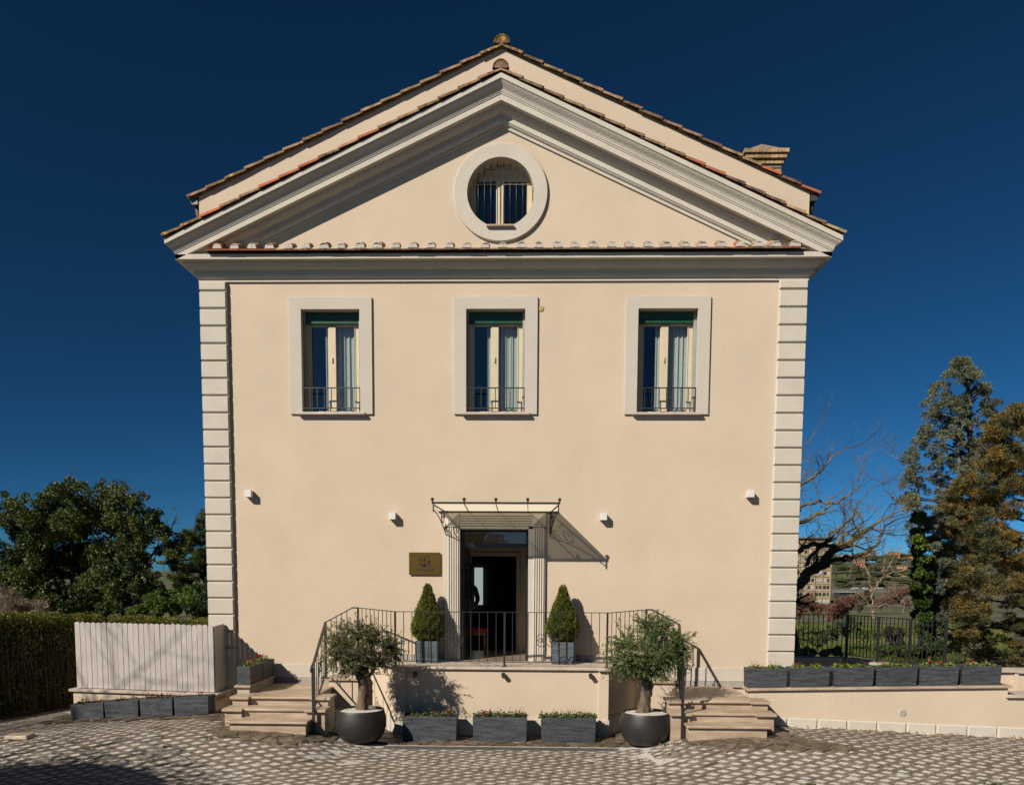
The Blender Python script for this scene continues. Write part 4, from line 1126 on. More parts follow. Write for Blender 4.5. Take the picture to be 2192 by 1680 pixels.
# ------------------------------------------------------------------ iron railing of terrace and stairs
RL = thing("iron_railing", "black iron railing round the terrace and down both stairs", "railing", (XM, -1, FZ))
def rail_part(name, mb, sm=False): return mb.build(name, IRON, RL, smooth=sm)
def post(p, z0, z1, w=0.034): 
    MB().box(p[0] - w / 2, p[0] + w / 2, p[1] - w / 2, p[1] + w / 2, z0, z1).build("post", IRON, RL)
    MB().box(p[0] - .05, p[0] + .05, p[1] - .035, p[1] + .035, z0, z0 + .008).build("foot_plate", IRON, RL)
balu = MB().box(-.006, .006, -.006, .006, 0, 1).mesh("baluster"); balu.materials.append(IRON)
def baluster(x, y, z0, z1):
    o = link("baluster", balu, None, RL); o.location = (x, y, z0); o.scale = (1, 1, z1 - z0)
def scroll(c, ru, sc=1.0, par=RL):
    s = MB(); c = Vector(c); ru = Vector(ru)
    for sx_ in (-1, 1):
        for sz in (-1, 1):
            pts = []
            for i in range(25):
                a_ = 7.6 * i / 24; r_ = (0.075 - 0.058 * i / 24) * sc
                pts.append(c + ru * (sx_ * (0.075 * sc - r_ * math.cos(a_))) + Vector((0, 0, sz * (0.018 * sc + r_ * math.sin(a_)))))
            s.tube(pts, 0.0045 * sc, 5)
    s.build("scroll", IRON, par, smooth=True)
YF = -0.99
FP = [(-2.49, YF), (-0.505, YF), (1.35, YF)]
for p in FP: post(p, FZ, 2.195)
ZTR = 2.202
rail_part("top_rail", MB().beam((-2.49, YF, ZTR), (1.35, YF, ZTR + .004), .040, .012))
rail_part("bottom_rail", MB().beam((-2.49, YF, 1.305), (1.35, YF, 1.305), .030, .012))
for a, b in ((FP[0], FP[1]), (FP[1], FP[2])):
    for k in range(1, 13):
        x = a[0] + (b[0] - a[0]) * k / 13; baluster(x, YF, 1.305, ZTR)
scroll((-1.42, YF, 1.70), (1, 0, 0), 1.35); scroll((0.25, YF, 1.70), (1, 0, 0), 1.35)
for s_ in (-1, 1):
    c0 = FP[0] if s_ < 0 else FP[2]
    c1 = (mir(s_, -3.27), -0.50); zc1 = 2.245
    post(c1, FZ, zc1)
    rail_part("top_rail", MB().beam((c0[0], c0[1], ZTR), (c1[0], c1[1], zc1), .040, .012)); rail_part("bottom_rail", MB().beam((c0[0], c0[1], 1.305), (c1[0], c1[1], 1.32), .030, .012))
    for k in range(1, 9):
        t_ = k / 9; baluster(c0[0] + (c1[0] - c0[0]) * t_, c0[1] + (c1[1] - c0[1]) * t_, 1.31, ZTR + (zc1 - ZTR) * t_)
    c1b = (mir(s_, -3.38), -0.50)
    c2 = (mir(s_, -3.88), -0.52); z2 = 1.955
    rail_part("handrail", MB().tube([(c1[0], c1[1], zc1), (c1b[0], c1b[1], zc1), (c2[0], c2[1], z2 + .02)], .016, 6))
    post(c2, 0.915, z2, 0.036)
    rail_part("bottom_rail", MB().beam((c1[0], c1[1] - .02, 1.28), (c2[0], c2[1], 1.02), .03, .012))
    for k in range(1, 5):
        t_ = k / 5; baluster(c1b[0] + (c2[0] - c1b[0]) * t_, c1b[1] + (c2[1] - c1b[1]) * t_, 1.24 - .24 * t_, zc1 + (z2 - zc1) * t_)
    c3 = (mir(s_, -3.65), -2.30); z3 = 1.33
    zg = G(c3[0], c3[1]) + .01
    MB().box(c3[0] - .02, c3[0] + .02, c3[1] - .02, c3[1] + .02, zg, z3).build("post", IRON, RL)
    ov = (mir(s_, -3.645), -2.42)
    hr = [(c2[0], c2[1], z2 + .02), (c2[0] + (c3[0] - c2[0]) * .9, c2[1] + (c3[1] - c2[1]) * .9, z3 + .075), (c3[0], c3[1] - .03, z3 + .02), (ov[0], ov[1] + .02, z3 - .03), (ov[0], ov[1] + .04, z3 - .075)]
    s = MB()
    for i in range(len(hr) - 1): s.beam(hr[i], hr[i + 1], .045, .020)
    rail_part("handrail", s)
    rail_part("bottom_rail", MB().beam((c2[0], c2[1], 1.04), (c3[0], c3[1], .60), .032, .014))
    for k in range(1, 8):
        t_ = k / 8
        if k == 4: continue
        baluster(c2[0] + (c3[0] - c2[0]) * t_, c2[1] + (c3[1] - c2[1]) * t_, 1.04 - .44 * t_, z2 + (z3 - z2) * t_)
    ru = Vector((c3[0] - c2[0], c3[1] - c2[1], (z3 - z2))).normalized()
    scroll((c2[0] + (c3[0] - c2[0]) * .5, c2[1] + (c3[1] - c2[1]) * .5, 1.23), ru, 1.5)

# ------------------------------------------------------------------ planting: pots and troughs
CYL = leafmat("cyclamen_leaf", [(0.03, 0.07, 0.012), (0.08, 0.13, 0.02), (0.17, 0.20, 0.035), (0.16, 0.05, 0.02)], 0.5, 0.15, 9)
CYG = leafmat("green_cyclamen_leaf", [(0.022, 0.05, 0.015), (0.05, 0.09, 0.025), (0.12, 0.15, 0.06), (0.12, 0.04, 0.02)], 0.5, 0.15, 9)
STEM = mat("dark_red_stem", (0.10, 0.025, 0.015), 0.7)
REDF = mat("red_petal", (0.55, 0.008, 0.02), 0.5, 0.2, 30, trans=0.3)
def trough(x0, x1, y0, y1, z0, z1, label, group, clumps, flowers, seed, leaf=CYL, tall=0.06, slope=0.0, dens=1.0):
    global rng
    keep = rng; rng = np.random.default_rng(seed); r_ = random.Random(seed)
    w, d, h = x1 - x0, y1 - y0, z1 - z0
    t_ = thing("planter", label, "planter", ((x0 + x1) / 2, (y0 + y1) / 2, z0), group)
    s = MB(); i_ = 0.012; th = 0.022
    def ringv(z, n): return [(x0 + n, y0 + n, z), (x1 - n, y0 + n, z), (x1 - n, y1 - n, z), (x0 + n, y1 - n, z)]
    s.v = ringv(z0, i_) + ringv(z1, 0) + ringv(z1, th) + ringv(z1 - .05, th)
    s.f = [(3, 2, 1, 0)] + [(k, (k + 1) % 4, 4 + (k + 1) % 4, 4 + k) for k in range(4)] + [(4 + k, 4 + (k + 1) % 4, 8 + (k + 1) % 4, 8 + k) for k in range(4)] + [(8 + k, 8 + (k + 1) % 4, 12 + (k + 1) % 4, 12 + k) for k in range(4)]
    if slope: s.v = [(x, y, z + slope * (x - (x0 + x1) / 2)) for x, y, z in s.v]
    o = s.build("trough", SLATE, t_, bevel=0.007)
    MB().box(x0 + .022, x1 - .022, y0 + .022, y1 - .022, z1 - .06, z1 - .028).build("soil", SOIL, t_)
    ym = (y0 + y1) / 2; Ps = []; Ds = []; 
    for cxx, rr_ in clumps:
        n = int(120 * dens * (rr_ / 0.12)); c = np.array([x0 + cxx * w, ym - 0.01, z1 - .01])
        dd_ = norm(rng.normal(size=(n, 3)) * [1, .9, .6] + [0, 0, .35]); rad = rng.uniform(.35, 1.0, (n, 1))
        P = c + dd_ * rad * [rr_, min(rr_, d * .62), tall]; P[:, 2] = np.maximum(P[:, 2], z1 - .02)
        Ps.append(P); Ds.append(dd_ * [1, 1, .25] + rng.normal(size=(n, 3)) * .35)
    P = np.concatenate(Ps); D = np.concatenate(Ds)
    V, F = leafgeo(P, D, 0.042, 0.038, flat=np.tile(np.array([[0, -.4, 1.0]]), (len(P), 1)))
    # rounder leaves: widen near the tip
    fastmesh("foliage", V, F, leaf, t_)
    s = MB()
    for k in range(int(3 * len(clumps))):
        cxx, rr_ = r_.choice(clumps); bx = x0 + cxx * w + r_.uniform(-rr_, rr_) * .8; by = ym + r_.uniform(-.08, .08); hh = r_.uniform(.03, .10) + tall * .7; lx = r_.uniform(-.04, .04)
        s.tube([(bx, by, z1), (bx + lx * .5, by, z1 + hh * .7), (bx + lx, by, z1 + hh), (bx + lx * 1.5, by - .01, z1 + hh - .012)], [.0022, .002, .002, .004], 4)
    tag(s.build("stems", STEM, t_), kind="stuff")
    Vs = []; Fs = []; nb = 0
    for (fx, n) in flowers:
        fl = MB()
        for k in range(n):
            c = Vector((x0 + fx * w + r_.uniform(-.045, .045), ym - d * .2 + r_.uniform(-.06, .06), z1 + tall * .55 + r_.uniform(0.0, .045)))
            for q in range(5):
                a_ = 2 * PI * q / 5 + r_.random(); o_ = Vector((math.cos(a_), math.sin(a_), 0)); p_ = Vector((-o_.y, o_.x, 0))
                b0 = c; b1 = c + o_ * .010 + Vector((0, 0, .014)); b2 = c + o_ * .016 + Vector((0, 0, .034))
                fl.quad(b0, b1 + p_ * .009, b2, b1 - p_ * .009)
        fl.build("flower", REDF, t_)
    rng = keep
    return t_
gF = "large troughs along the terrace front"
fy0 = -1.60; 
trough(-2.274, -1.315, fy0, fy0 + .40, -.050, .396, "large charcoal trough with few red cyclamens, leftmost of the three before the terrace", gF, [(.2, .07), (.45, .15), (.68, .07), (.82, .10)], [(.18, 1), (.60, 2), (.80, 5)], 21, CYG, .07, dens=.75)
trough(-1.036, -.080, fy0 - .01, fy0 + .39, -.050, .396, "large charcoal trough of leafy cyclamens, middle of the three before the terrace", gF, [(.13, .13), (.36, .12), (.5, .13), (.72, .14), (.88, .12)], [(.18, 7), (.22, 4), (.55, 1), (.74, 1), (.86, 2)], 22, CYG, .08)
trough(.161, 1.122, fy0 - .02, fy0 + .38, -.050, .396, "large charcoal trough of leafy cyclamens, rightmost of the three before the terrace", gF, [(.10, .15), (.30, .12), (.50, .13), (.70, .12), (.88, .15)], [(.26, 4), (.44, 2), (.68, 1)], 23, CYG, .075)
gL = "small troughs along the foot of the white board fence"
LP = [(-8.565, -7.935, .125), (-7.92, -7.28, .18), (-7.255, -6.64, .23), (-6.615, -5.965, .268)]
LLb = ["small charcoal trough with wilted stems at the far left end of the fence foot", "small charcoal trough with drooping brown stems, second from the left below the fence", "small charcoal trough with red flowers in its middle, third from the left below the fence",
       "small charcoal trough with one red flower beside the left stairs, last below the fence"]
LF_ = [[(.3, 1), (.8, 1)], [(.85, 1)], [(.22, 3), (.65, 3), (.85, 3)], [(.25, 1), (.72, 4)]]
LC = [[(.28, .09), (.78, .10)], [(.4, .10), (.75, .09)], [(.25, .10), (.70, .13)], [(.7, .05)]]
WILT = leafmat("wilted_leaf", [(0.05, 0.035, 0.015), (0.12, 0.05, 0.03), (0.10, 0.09, 0.03), (0.16, 0.04, 0.03)], 0.6, 0.1, 9)
for k, (a, b, z) in enumerate(LP):
    f_ = .983; z = 2.92 - (2.92 - z) * f_
    trough(a * f_, b * f_, -1.205, -.900, z, z + .33, LLb[k], gL, LC[k], LF_[k], 31 + k, WILT, .05, slope=0.075 if k < 2 else .055, dens=.55)
gR = "small troughs along the top of the right retaining wall"
RPX = [(3.80, 4.49), (4.555, 5.235), (5.315, 6.005), (6.055, 6.76), (6.805, 7.475), (7.535, 8.21)]
RLb = ["small charcoal trough nearest the right stairs on the retaining wall", "small charcoal trough in front of the white corner blocks on the retaining wall", "small charcoal trough of yellow-green leaves, third from the stairs on the retaining wall",
       "small charcoal trough with brownish leaves below the iron fence middle, fourth from the stairs", "small charcoal trough with bright red flower at its left end, fifth from the stairs", "small charcoal trough at the right end of the retaining wall coping"]
RC = [[(.28, .13), (.72, .14)], [(.26, .13), (.72, .11)], [(.33, .15), (.72, .15), (.1, .05)], [(.28, .11), (.52, .12), (.75, .11)], [(.2, .08), (.62, .13), (.85, .09)], [(.35, .10), (.72, .15)]]
RFf = [[(.68, 1)], [(.2, 2), (.28, 1)], [(.75, 1)], [(.22, 1)], [(.22, 7), (.55, 3)], [(.3, 2)]]
for k, (a, b) in enumerate(RPX):
    zc = .915 + .0209 * ((a + b) / 2 - 3.768)
    trough(a, b, -1.33, -1.02, zc, zc + .34, RLb[k], gR, RC[k], RFf[k], 41 + k, CYL, .055, slope=.0209)
gS = "small troughs on the low wall by the left stairs"
trough(-5.24, -4.99, -1.46, -0.80, .902, 1.235, "small charcoal trough with few red blooms at the front end of the low wall", gS, [(.5, .12)], [(.45, 4), (.6, 2)], 51, CYL, .07)
trough(-5.24, -4.99, -0.775, -0.11, .902, 1.235, "small charcoal trough full of red blooms at the house end of the low wall", gS, [(.5, .14)], [(.4, 7), (.6, 8)], 52, CYL, .11)

# clipped box cones
BOXL = leafmat("box_leaf", [(0.035, 0.055, 0.008), (0.075, 0.105, 0.010), (0.15, 0.165, 0.016), (0.22, 0.15, 0.03)], 0.45, 0.25, 5)
def topiary(cx_, cy_, zt, label, seed):
    global rng
    keep = rng; rng = np.random.default_rng(seed)
    t_ = thing("topiary", label, "topiary", (cx_, cy_, FZ), "clipped box cones beside the door")
    s = MB(); w = .215
    s.frustum(cx_ - w, cx_ + w, cy_ - w, cy_ + w, FZ + .003, 1.625, .012, 0); s.build("pot", SLATE2, t_, bevel=.008)
    MB().box(cx_ - .19, cx_ + .19, cy_ - .19, cy_ + .19, 1.6255, 1.632).build("soil", SOIL, t_)
    H_ = zt - 1.64
    def rad(t): # t 0 base .. 1 apex
        return np.interp(t, [0, .06, .18, .30, .5, .7, .85, .94, 1.0], [.17, .245, .285, .275, .215, .135, .080, .062, .02])
    MB().lathe([(float(rad(k / 20)) * .80, 1.64 + H_ * k / 20 * .97) for k in range(21)], cx_, cy_, 20).build("dark_core", mat("core_shade", (0.02, 0.025, 0.008), 0.9), t_, smooth=True)  # solid core, its dark colour stands in for shade between the leaves
    n = 15000; tt = rng.random(n * 2); acc = rng.random(n * 2) < rad(tt) / .29; tt = tt[acc][:n]; n = len(tt)
    th = rng.uniform(0, 2 * PI, n)
    lump = 1 + .07 * np.sin(th * 5 + tt * 17) + .06 * np.sin(th * 9 - tt * 31) + .05 * rng.normal(size=n)
    rr_ = rad(tt) * lump * rng.uniform(.86, 1.04, n)
    P = np.stack([cx_ + rr_ * np.cos(th), cy_ + rr_ * np.sin(th), 1.64 + tt * H_], 1)
    D = np.stack([np.cos(th), np.sin(th), np.full(n, .55)], 1) + rng.normal(size=(n, 3)) * .7
    V, F = leafgeo(P, D, .026, .017); fastmesh("foliage", V, F, BOXL, t_)
    rng = keep
SLATE2 = mat("blue_grey_planter", (0.065, 0.085, 0.11), 0.6, 0.3, 5, 9, base2=(0.14, 0.175, 0.215), bump=0.9, bscale=26, stretch=(0.6, 0.6, 5), coords='world')
topiary(-1.985, -.30, 2.70, "clipped box cone in grey pot left of the door", 61)
topiary(0.568, -.31, 2.69, "clipped box cone in grey pot right of the door", 62)

# olive trees
def olive(cx_, cy_, z0, label, seed, cols, crown, forks, trunk, ntw, nlf):
    global rng
    keep = rng; rng = np.random.default_rng(seed); r_ = random.Random(seed)
    t_ = thing("potted_olive_tree", label, "olive tree", (cx_, cy_, z0), "olive trees in round pots")
    prof = [(0, 0.004), (.25, .004), (.30, .012), (.345, .05), (.40, .14), (.433, .25), (.440, .33), (.430, .42), (.412, .50), (.405, .535), (.400, .545), (.385, .545), (.380, .535), (.378, .50), (0, .495)]
    s = MB(); s.lathe([(r, z0 + z) for r, z in prof], cx_, cy_, 48); s.build("pot", POT, t_, smooth=True, angle=50)
    # gravel dome
    s = MB(); s.lathe([(.377, z0 + .505), (.25, z0 + .525), (.12, z0 + .54), (0, z0 + .545)], cx_, cy_, 24); s.build("gravel_bed", GRAV, t_, smooth=True)
    n = 1500; a_ = rng.uniform(0, 2 * PI, n); q = .375 * np.sqrt(rng.random(n)); P = np.stack([cx_ + q * np.cos(a_), cy_ + q * np.sin(a_), z0 + .545 - .04 * (q / .375)], 1)
    rr_ = rng.uniform(.006, .012, (n, 1, 1)) * rng.uniform(.7, 1.2, (n, 1, 3)); O = oc[None] * rr_ + P[:, None, :]
    Fp = (np.array([(0, 1, 4), (1, 2, 4), (2, 3, 4), (3, 0, 4)])[None] + 5 * np.arange(n)[:, None, None]).reshape(-1, 3)
    tag(fastmesh("white_pebbles", O.reshape(-1, 3), Fp, GRAV, t_), kind='stuff')
    # trunk and limbs
    s = MB(); 
    tr = [Vector((cx_ + x, cy_ + y, z0 + z)) for x, y, z, r in trunk]; rads = [r for *_, r in trunk]
    pts = []; rd = []
    for i in range(len(tr) - 1):
        for k in range(4):
            pts.append(tr[i].lerp(tr[i + 1], k / 4) + Vector((r_.uniform(-.008, .008), r_.uniform(-.008, .008), 0))); rd.append((rads[i] + (rads[i + 1] - rads[i]) * k / 4) * r_.uniform(.84, 1.18))
    pts.append(tr[-1]); rd.append(rads[-1])
    s.tube(pts, rd, 14)
    ends = []
    for f in forks:
        fp = [tr[-1] - Vector((0, 0, .05))] + [Vector((cx_ + x, cy_ + y, z0 + z)) for x, y, z in f[0]]
        fr = [f[1] * (1 - .65 * i / (len(fp) - 1)) for i in range(len(fp))]
        s.tube(fp, fr, 8); ends += fp[1:]
    s.build("trunk", BARKO, t_, smooth=True)
    cr = np.array(crown, float); cr[:, 3:] *= 1.10; cr[:, :2] *= 1.05; cr[:, 0] += cx_; cr[:, 1] += cy_; cr[:, 2] += z0
    E, dn = blobs(cr, ntw, .55)
    E = E[E[:, 2] > z0 + .66]
    nodes = np.array([tuple(e) for e in ends]); s = MB(); LP_ = []; LD = []
    for e in E:
        dist = np.linalg.norm(nodes - e, axis=1) + rng.random(len(nodes)) * .12; st = nodes[int(np.argmin(dist))]
        mid = (st + e) / 2 + rng.normal(size=3) * .05 + [0, 0, .03]
        ex = e + (e - st) * .12 + [0, 0, -.03 * rng.random()]
        path = [st, mid, e, ex]; s.tube([tuple(p) for p in path], [.006, .004, .0022, .001], 3, cap=False)
        m_ = nlf
        tt = rng.uniform(.28, 1.0, m_)
        for u in tt:
            if u < .5: p = st + (mid - st) * (u / .5); d = mid - st
            elif u < .88: p = mid + (e - mid) * ((u - .5) / .38); d = e - mid
            else: p = e + (ex - e) * ((u - .88) / .12); d = ex - e
            LP_.append(p); LD.append(d / (np.linalg.norm(d) + 1e-6) + rng.normal(size=3) * .75)
    s.build("twigs", mat("olive_twig", (0.20, 0.17, 0.11), 0.9), t_)
    P = np.array(LP_); D = np.array(LD); V, F = leafgeo(P, D, .048, .0125)
    fastmesh("foliage", V, F, leafmat("olive_leaf_" + str(seed), cols, 0.45, 0.15, 4), t_)
    rng = keep
olive(-2.94, -1.92, G(-2.94, -1.92) + .018, "potted olive tree with airy grey-green crown left of the terrace front", 71, [(0.022, 0.032, 0.008), (0.05, 0.066, 0.018), (0.095, 0.11, 0.04), (0.17, 0.17, 0.085)],
      [(0, 0, 1.62, .62, .55, .40), (.25, 0, 1.62, .50, .45, .40), (-.30, -.05, 1.52, .42, .42, .34), (.42, .1, 1.45, .36, .36, .30), (-.12, 0, 1.80, .42, .40, .30), (-.1, -.1, 1.33, .40, .35, .22)],
      [([(-.10, 0, 1.20), (-.24, -.05, 1.45), (-.30, -.08, 1.62)], .055), ([(.10, .02, 1.25), (.16, .05, 1.45), (.18, .05, 1.68)], .07), ([(.16, -.02, 1.12), (.34, -.02, 1.34), (.50, 0, 1.58)], .03), ([(0, .05, 1.3), (-.05, .12, 1.5), (-.05, .15, 1.75)], .04), ([(-.05, -.1, 1.2), (-.1, -.25, 1.35), (-.35, -.3, 1.45)], .025)],
      [(.02, 0, .50, .125), (.03, 0, .62, .095), (.05, 0, .78, .092), (.06, .0, .92, .088), (.04, 0, 1.05, .085), (.02, 0, 1.12, .10)], 700, 26)
olive(1.94, -1.92, G(1.94, -1.92) + .018, "potted olive tree with dense greener crown right of the terrace front", 72, [(0.020, 0.038, 0.008), (0.05, 0.085, 0.018), (0.095, 0.14, 0.035), (0.17, 0.19, 0.07)],
      [(0, 0, 1.72, .60, .52, .44), (.32, 0, 1.66, .46, .42, .36), (-.34, -.05, 1.52, .42, .42, .32), (.15, .1, 1.98, .36, .36, .26), (-.25, 0, 1.30, .40, .35, .22), (.05, -.1, 1.3, .36, .35, .24), (.5, 0, 1.45, .25, .3, .22)],
      [([(-.12, 0, 1.25), (-.28, -.05, 1.45), (-.34, -.08, 1.65)], .05), ([(.06, .02, 1.35), (.10, .05, 1.6), (.14, .05, 1.9)], .06), ([(.16, -.02, 1.25), (.34, -.02, 1.45), (.48, 0, 1.62)], .035), ([(0, -.1, 1.2), (-.15, -.25, 1.3), (-.4, -.3, 1.4)], .025)],
      [(-.04, 0, .50, .13), (-.03, 0, .64, .105), (.0, 0, .85, .095), (.02, .0, 1.05, .092), (.03, 0, 1.2, .08)], 900, 30)
# ------------------------------------------------------------------ left: white board fence on its low wall
FB = thing("fence_base_wall", "cream low wall with stone coping under the white board fence", "wall", (-7.2, -0.45, 0))
def zc_(x): return 0.72 - 0.026 * (x + 8.6)
s = MB(); x0, x1 = -8.55, -5.875
s.v = [(x0, -.85, -.1), (x1, -.85, -.1), (x1, -.02, -.1), (x0, -.02, -.1), (x0, -.85, zc_(x0) - .05), (x1, -.85, zc_(x1) - .05), (x1, -.02, zc_(x1) - .05), (x0, -.02, zc_(x0) - .05)]
s.f = [(0, 3, 2, 1), (4, 5, 6, 7), (0, 1, 5, 4), (1, 2, 6, 5), (2, 3, 7, 6), (3, 0, 4, 7)]
s.build("wall_core", WALL, FB, bevel=.004)
for k in range(4):
    a = -8.61 + k * .697; b = a + .692
    s = MB(); s.v = [(a, -.895, zc_(a) - .048), (b, -.895, zc_(b) - .048), (b, -.02, zc_(b) - .048), (a, -.02, zc_(a) - .048), (a, -.895, zc_(a)), (b, -.895, zc_(b)), (b, -.02, zc_(b)), (a, -.02, zc_(a))]
    s.f = [(0, 3, 2, 1), (4, 5, 6, 7), (0, 1, 5, 4), (1, 2, 6, 5), (2, 3, 7, 6), (3, 0, 4, 7)]
    s.build("coping_slab", PALE, FB, bevel=.006)
MB().box(-5.874, -5.862, -.80, -.35, .50, .585).build("bare_brick", BRICK, FB)
BF = thing("board_fence", "white painted board fence with pointed tops left of the house", "fence", (-7.2, -.75, .7))
def board_mesh(w):
    s = MB(); h = 1.0; t = .018
    pts = [(-w / 2, 0), (w / 2, 0), (w / 2, h - .016), (w * .16, h - .002), (0, h), (-w * .16, h - .002), (-w / 2, h - .016)]
    s.prism_y(pts, -t, 0); return s.mesh("board")
bm_ = board_mesh(.091); bm_.materials.append(BOARD)
nb_ = 26
for k in range(nb_):
    x = -8.47 + k * (2.50 / (nb_ - 1)); o = link("board", bm_, None, BF)
    zb = zc_(x) + .012; zt = 1.962 - .016 * (x + 8.5) + rnd.uniform(-.005, .005)
    o.location = (x, -.75 + rnd.uniform(-.003, .003), zb); o.scale = (1, 1, zt - zb); o.rotation_euler = (0, rnd.uniform(-.003, .003), 0)
for k in range(8):
    y = -.70 + k * .0935; o = link("board", bm_, None, BF)
    o.location = (-5.925 - .009 * k, y, .665); o.scale = (.9, 1, 1.24 + rnd.uniform(-.004, .004)); o.rotation_euler = (0, 0, PI / 2)
s = MB()
for z in (.95, 1.7): s.box(-8.5, -5.95, -.748, -.72, z, z + .07)
s.build("fence_rail", BOARD, BF)
for x in (-8.45, -7.2, -5.99): MB().box(x - .03, x + .03, -.72, -.66, .66, 1.85).build("fence_post", BOARD, BF)

# ------------------------------------------------------------------ right: retaining wall
RW = thing("retaining_wall", "cream retaining wall with stone coping right of the stairs", "wall", (6, -1.35, 0))
def rzc(x): return .912 + .0209 * (x - 3.768)
s = MB(); x0, x1 = 3.845, 8.32
s.v = [(x0, -1.35, -.2), (x1, -1.35, -.2), (x1, -1.0, -.2), (x0, -1.0, -.2), (x0, -1.35, rzc(x0) - .045), (x1, -1.35, rzc(x1) - .045), (x1, -1.0, rzc(x1) - .045), (x0, -1.0, rzc(x0) - .045)]
s.f = [(0, 3, 2, 1), (4, 5, 6, 7), (0, 1, 5, 4), (1, 2, 6, 5), (2, 3, 7, 6), (3, 0, 4, 7)]
s.build("wall_core", WALL, RW, bevel=.004)
for k in range(5):
    a = 3.775 + k * .9185; b = a + .913
    s = MB(); s.v = [(a, -1.405, rzc(a) - .042), (b, -1.405, rzc(b) - .042), (b, -.96, rzc(b) - .042), (a, -.96, rzc(a) - .042), (a, -1.405, rzc(a)), (b, -1.405, rzc(b)), (b, -.96, rzc(b)), (a, -.96, rzc(a))]
    s.f = [(0, 3, 2, 1), (4, 5, 6, 7), (0, 1, 5, 4), (1, 2, 6, 5), (2, 3, 7, 6), (3, 0, 4, 7)]
    s.build("coping_slab", TRAV, RW, bevel=.007)
jx = [4.05, 4.52, 5.05, 5.57, 6.09, 6.60, 7.12, 7.66, 8.18, 8.70, 9.22, 9.74, 10.26]
def pzt(x): return .405 - .0335 * (x - 4.22)
for a, b in zip(jx[:-1], jx[1:]):
    a += .006; b -= .02; s = MB(); c = .016
    za, zb2 = pzt(a), pzt(b)
    s.v = [(a, -1.352, -.15), (b, -1.352, -.15), (b, -1.352, zb2), (a, -1.352, za), (a + c, -1.378, -.15), (b - c, -1.378, -.15), (b - c, -1.378, zb2 - c), (a + c, -1.378, za - c)]
    s.f = [(4, 5, 6, 7), (1, 2, 6, 5), (2, 3, 7, 6), (3, 0, 4, 7)]
    s.build("plinth_block", TRIM, RW)
vv = MB().lathe([(0, .012), (.05, .012), (.066, .008), (.07, 0)], 0, 0, 24)
for k in range(5): vv.box(-.045, .045, -.035 + k * .016, -.029 + k * .016, .012, .016)
vv = vv.build("drain_vent", mat("pale_plastic", (0.55, 0.50, 0.42), 0.5), RW); vv.location = (6.515, -1.351, .503); vv.rotation_euler = (PI / 2, 0, 0)
W2 = thing("lower_garden_wall", "lower cream wall with stone ledge at the right edge of the courtyard", "wall", (9.5, -1.2, 0))
MB().box(8.322, 12.5, -1.35, -.9, -.3, .79).build("wall_core", WALL, W2, bevel=.004)
for k in range(5): MB().box(8.28 + k * .85, 9.12 + k * .85, -1.41, -.85, .792, .838).build("coping_slab", PALE, W2, bevel=.006)
W3 = thing("upper_garden_wall", "cream wall with pale coping rising behind the stone ledge at the far right", "wall", (9.5, -.3, 0))
MB().box(8.2, 9.02, -.30, 0, .2, 1.11).box(9.021, 12.5, -.42, 0, .2, 1.11).build("wall_core", WALL, W3, bevel=.004)
MB().box(8.15, 9.0, -.36, .05, 1.112, 1.165).box(9.001, 12.5, -.48, .05, 1.112, 1.165).build("coping", PALE, W3, bevel=.006)

# path beside the house and the kerb wall under the iron fence
pth = MB().box(3.85, 8.6, -1.0, 3.7, .30, .56).build("side_path", PALE); tag(pth, kind='structure')
KW = thing("kerb_wall", "low pale kerb wall carrying the black iron fence beside the house", "wall", (7.5, 2.6, 0))
PL = [(4.95, 3.75), (7.45, 3.75), (7.76, 2.75), (8.08, 1.90), (8.40, 1.05), (8.62, .10)]
s = MB(); s2 = MB()
for i in range(len(PL) - 1):
    a, b = PL[i], PL[i + 1]
    s.beam((a[0], a[1], .55), (b[0], b[1], .55), .30, .70); 
    s2.beam((a[0], a[1], .9285), (b[0], b[1], .9285 + .0008 * i), .40, .05 + .0006 * i)
s.build("wall_core", WALL, KW); s2.build("coping", PALE, KW)
IF_ = thing("iron_fence", "black iron fence with scrolled ornaments right of the house", "fence", (7.5, 2.6, .95))
bal2 = MB().box(-.008, .008, -.008, .008, 0, 1).mesh("baluster"); bal2.materials.append(IRON)
zt_ = [1.97, 1.97, 1.972, 1.975, 1.98, 1.99]
for i in range(1, 5):
    MB().box(PL[i][0] - .026, PL[i][0] + .026, PL[i][1] - .026, PL[i][1] + .026, .954, zt_[i] + .005).build("post", IRON, IF_)
for i in range(4):
    a, b = PL[i], PL[i + 1]; L = math.hypot(b[0] - a[0], b[1] - a[1]); n = int(round(L / .112))
    MB().beam((a[0], a[1], zt_[i]), (b[0], b[1], zt_[i + 1]), .04, .014).build("top_rail", IRON, IF_)
    MB().beam((a[0], a[1], 1.03), (b[0], b[1], 1.03), .034, .014).build("bottom_rail", IRON, IF_)
    for k in range(1, n):
        t = k / n; x = a[0] + (b[0] - a[0]) * t
        if x < 5.6: continue
        o = link("baluster", bal2, None, IF_); o.location = (x, a[1] + (b[1] - a[1]) * t, 1.03); o.scale = (1, 1, .945)
    ru = Vector((b[0] - a[0], b[1] - a[1], 0)).normalized()
    c = ((a[0] + b[0]) / 2, (a[1] + b[1]) / 2 - .012, 1.50) if i else (6.62, a[1] - .012, 1.50)
    scroll(c, ru, 1.7, IF_)

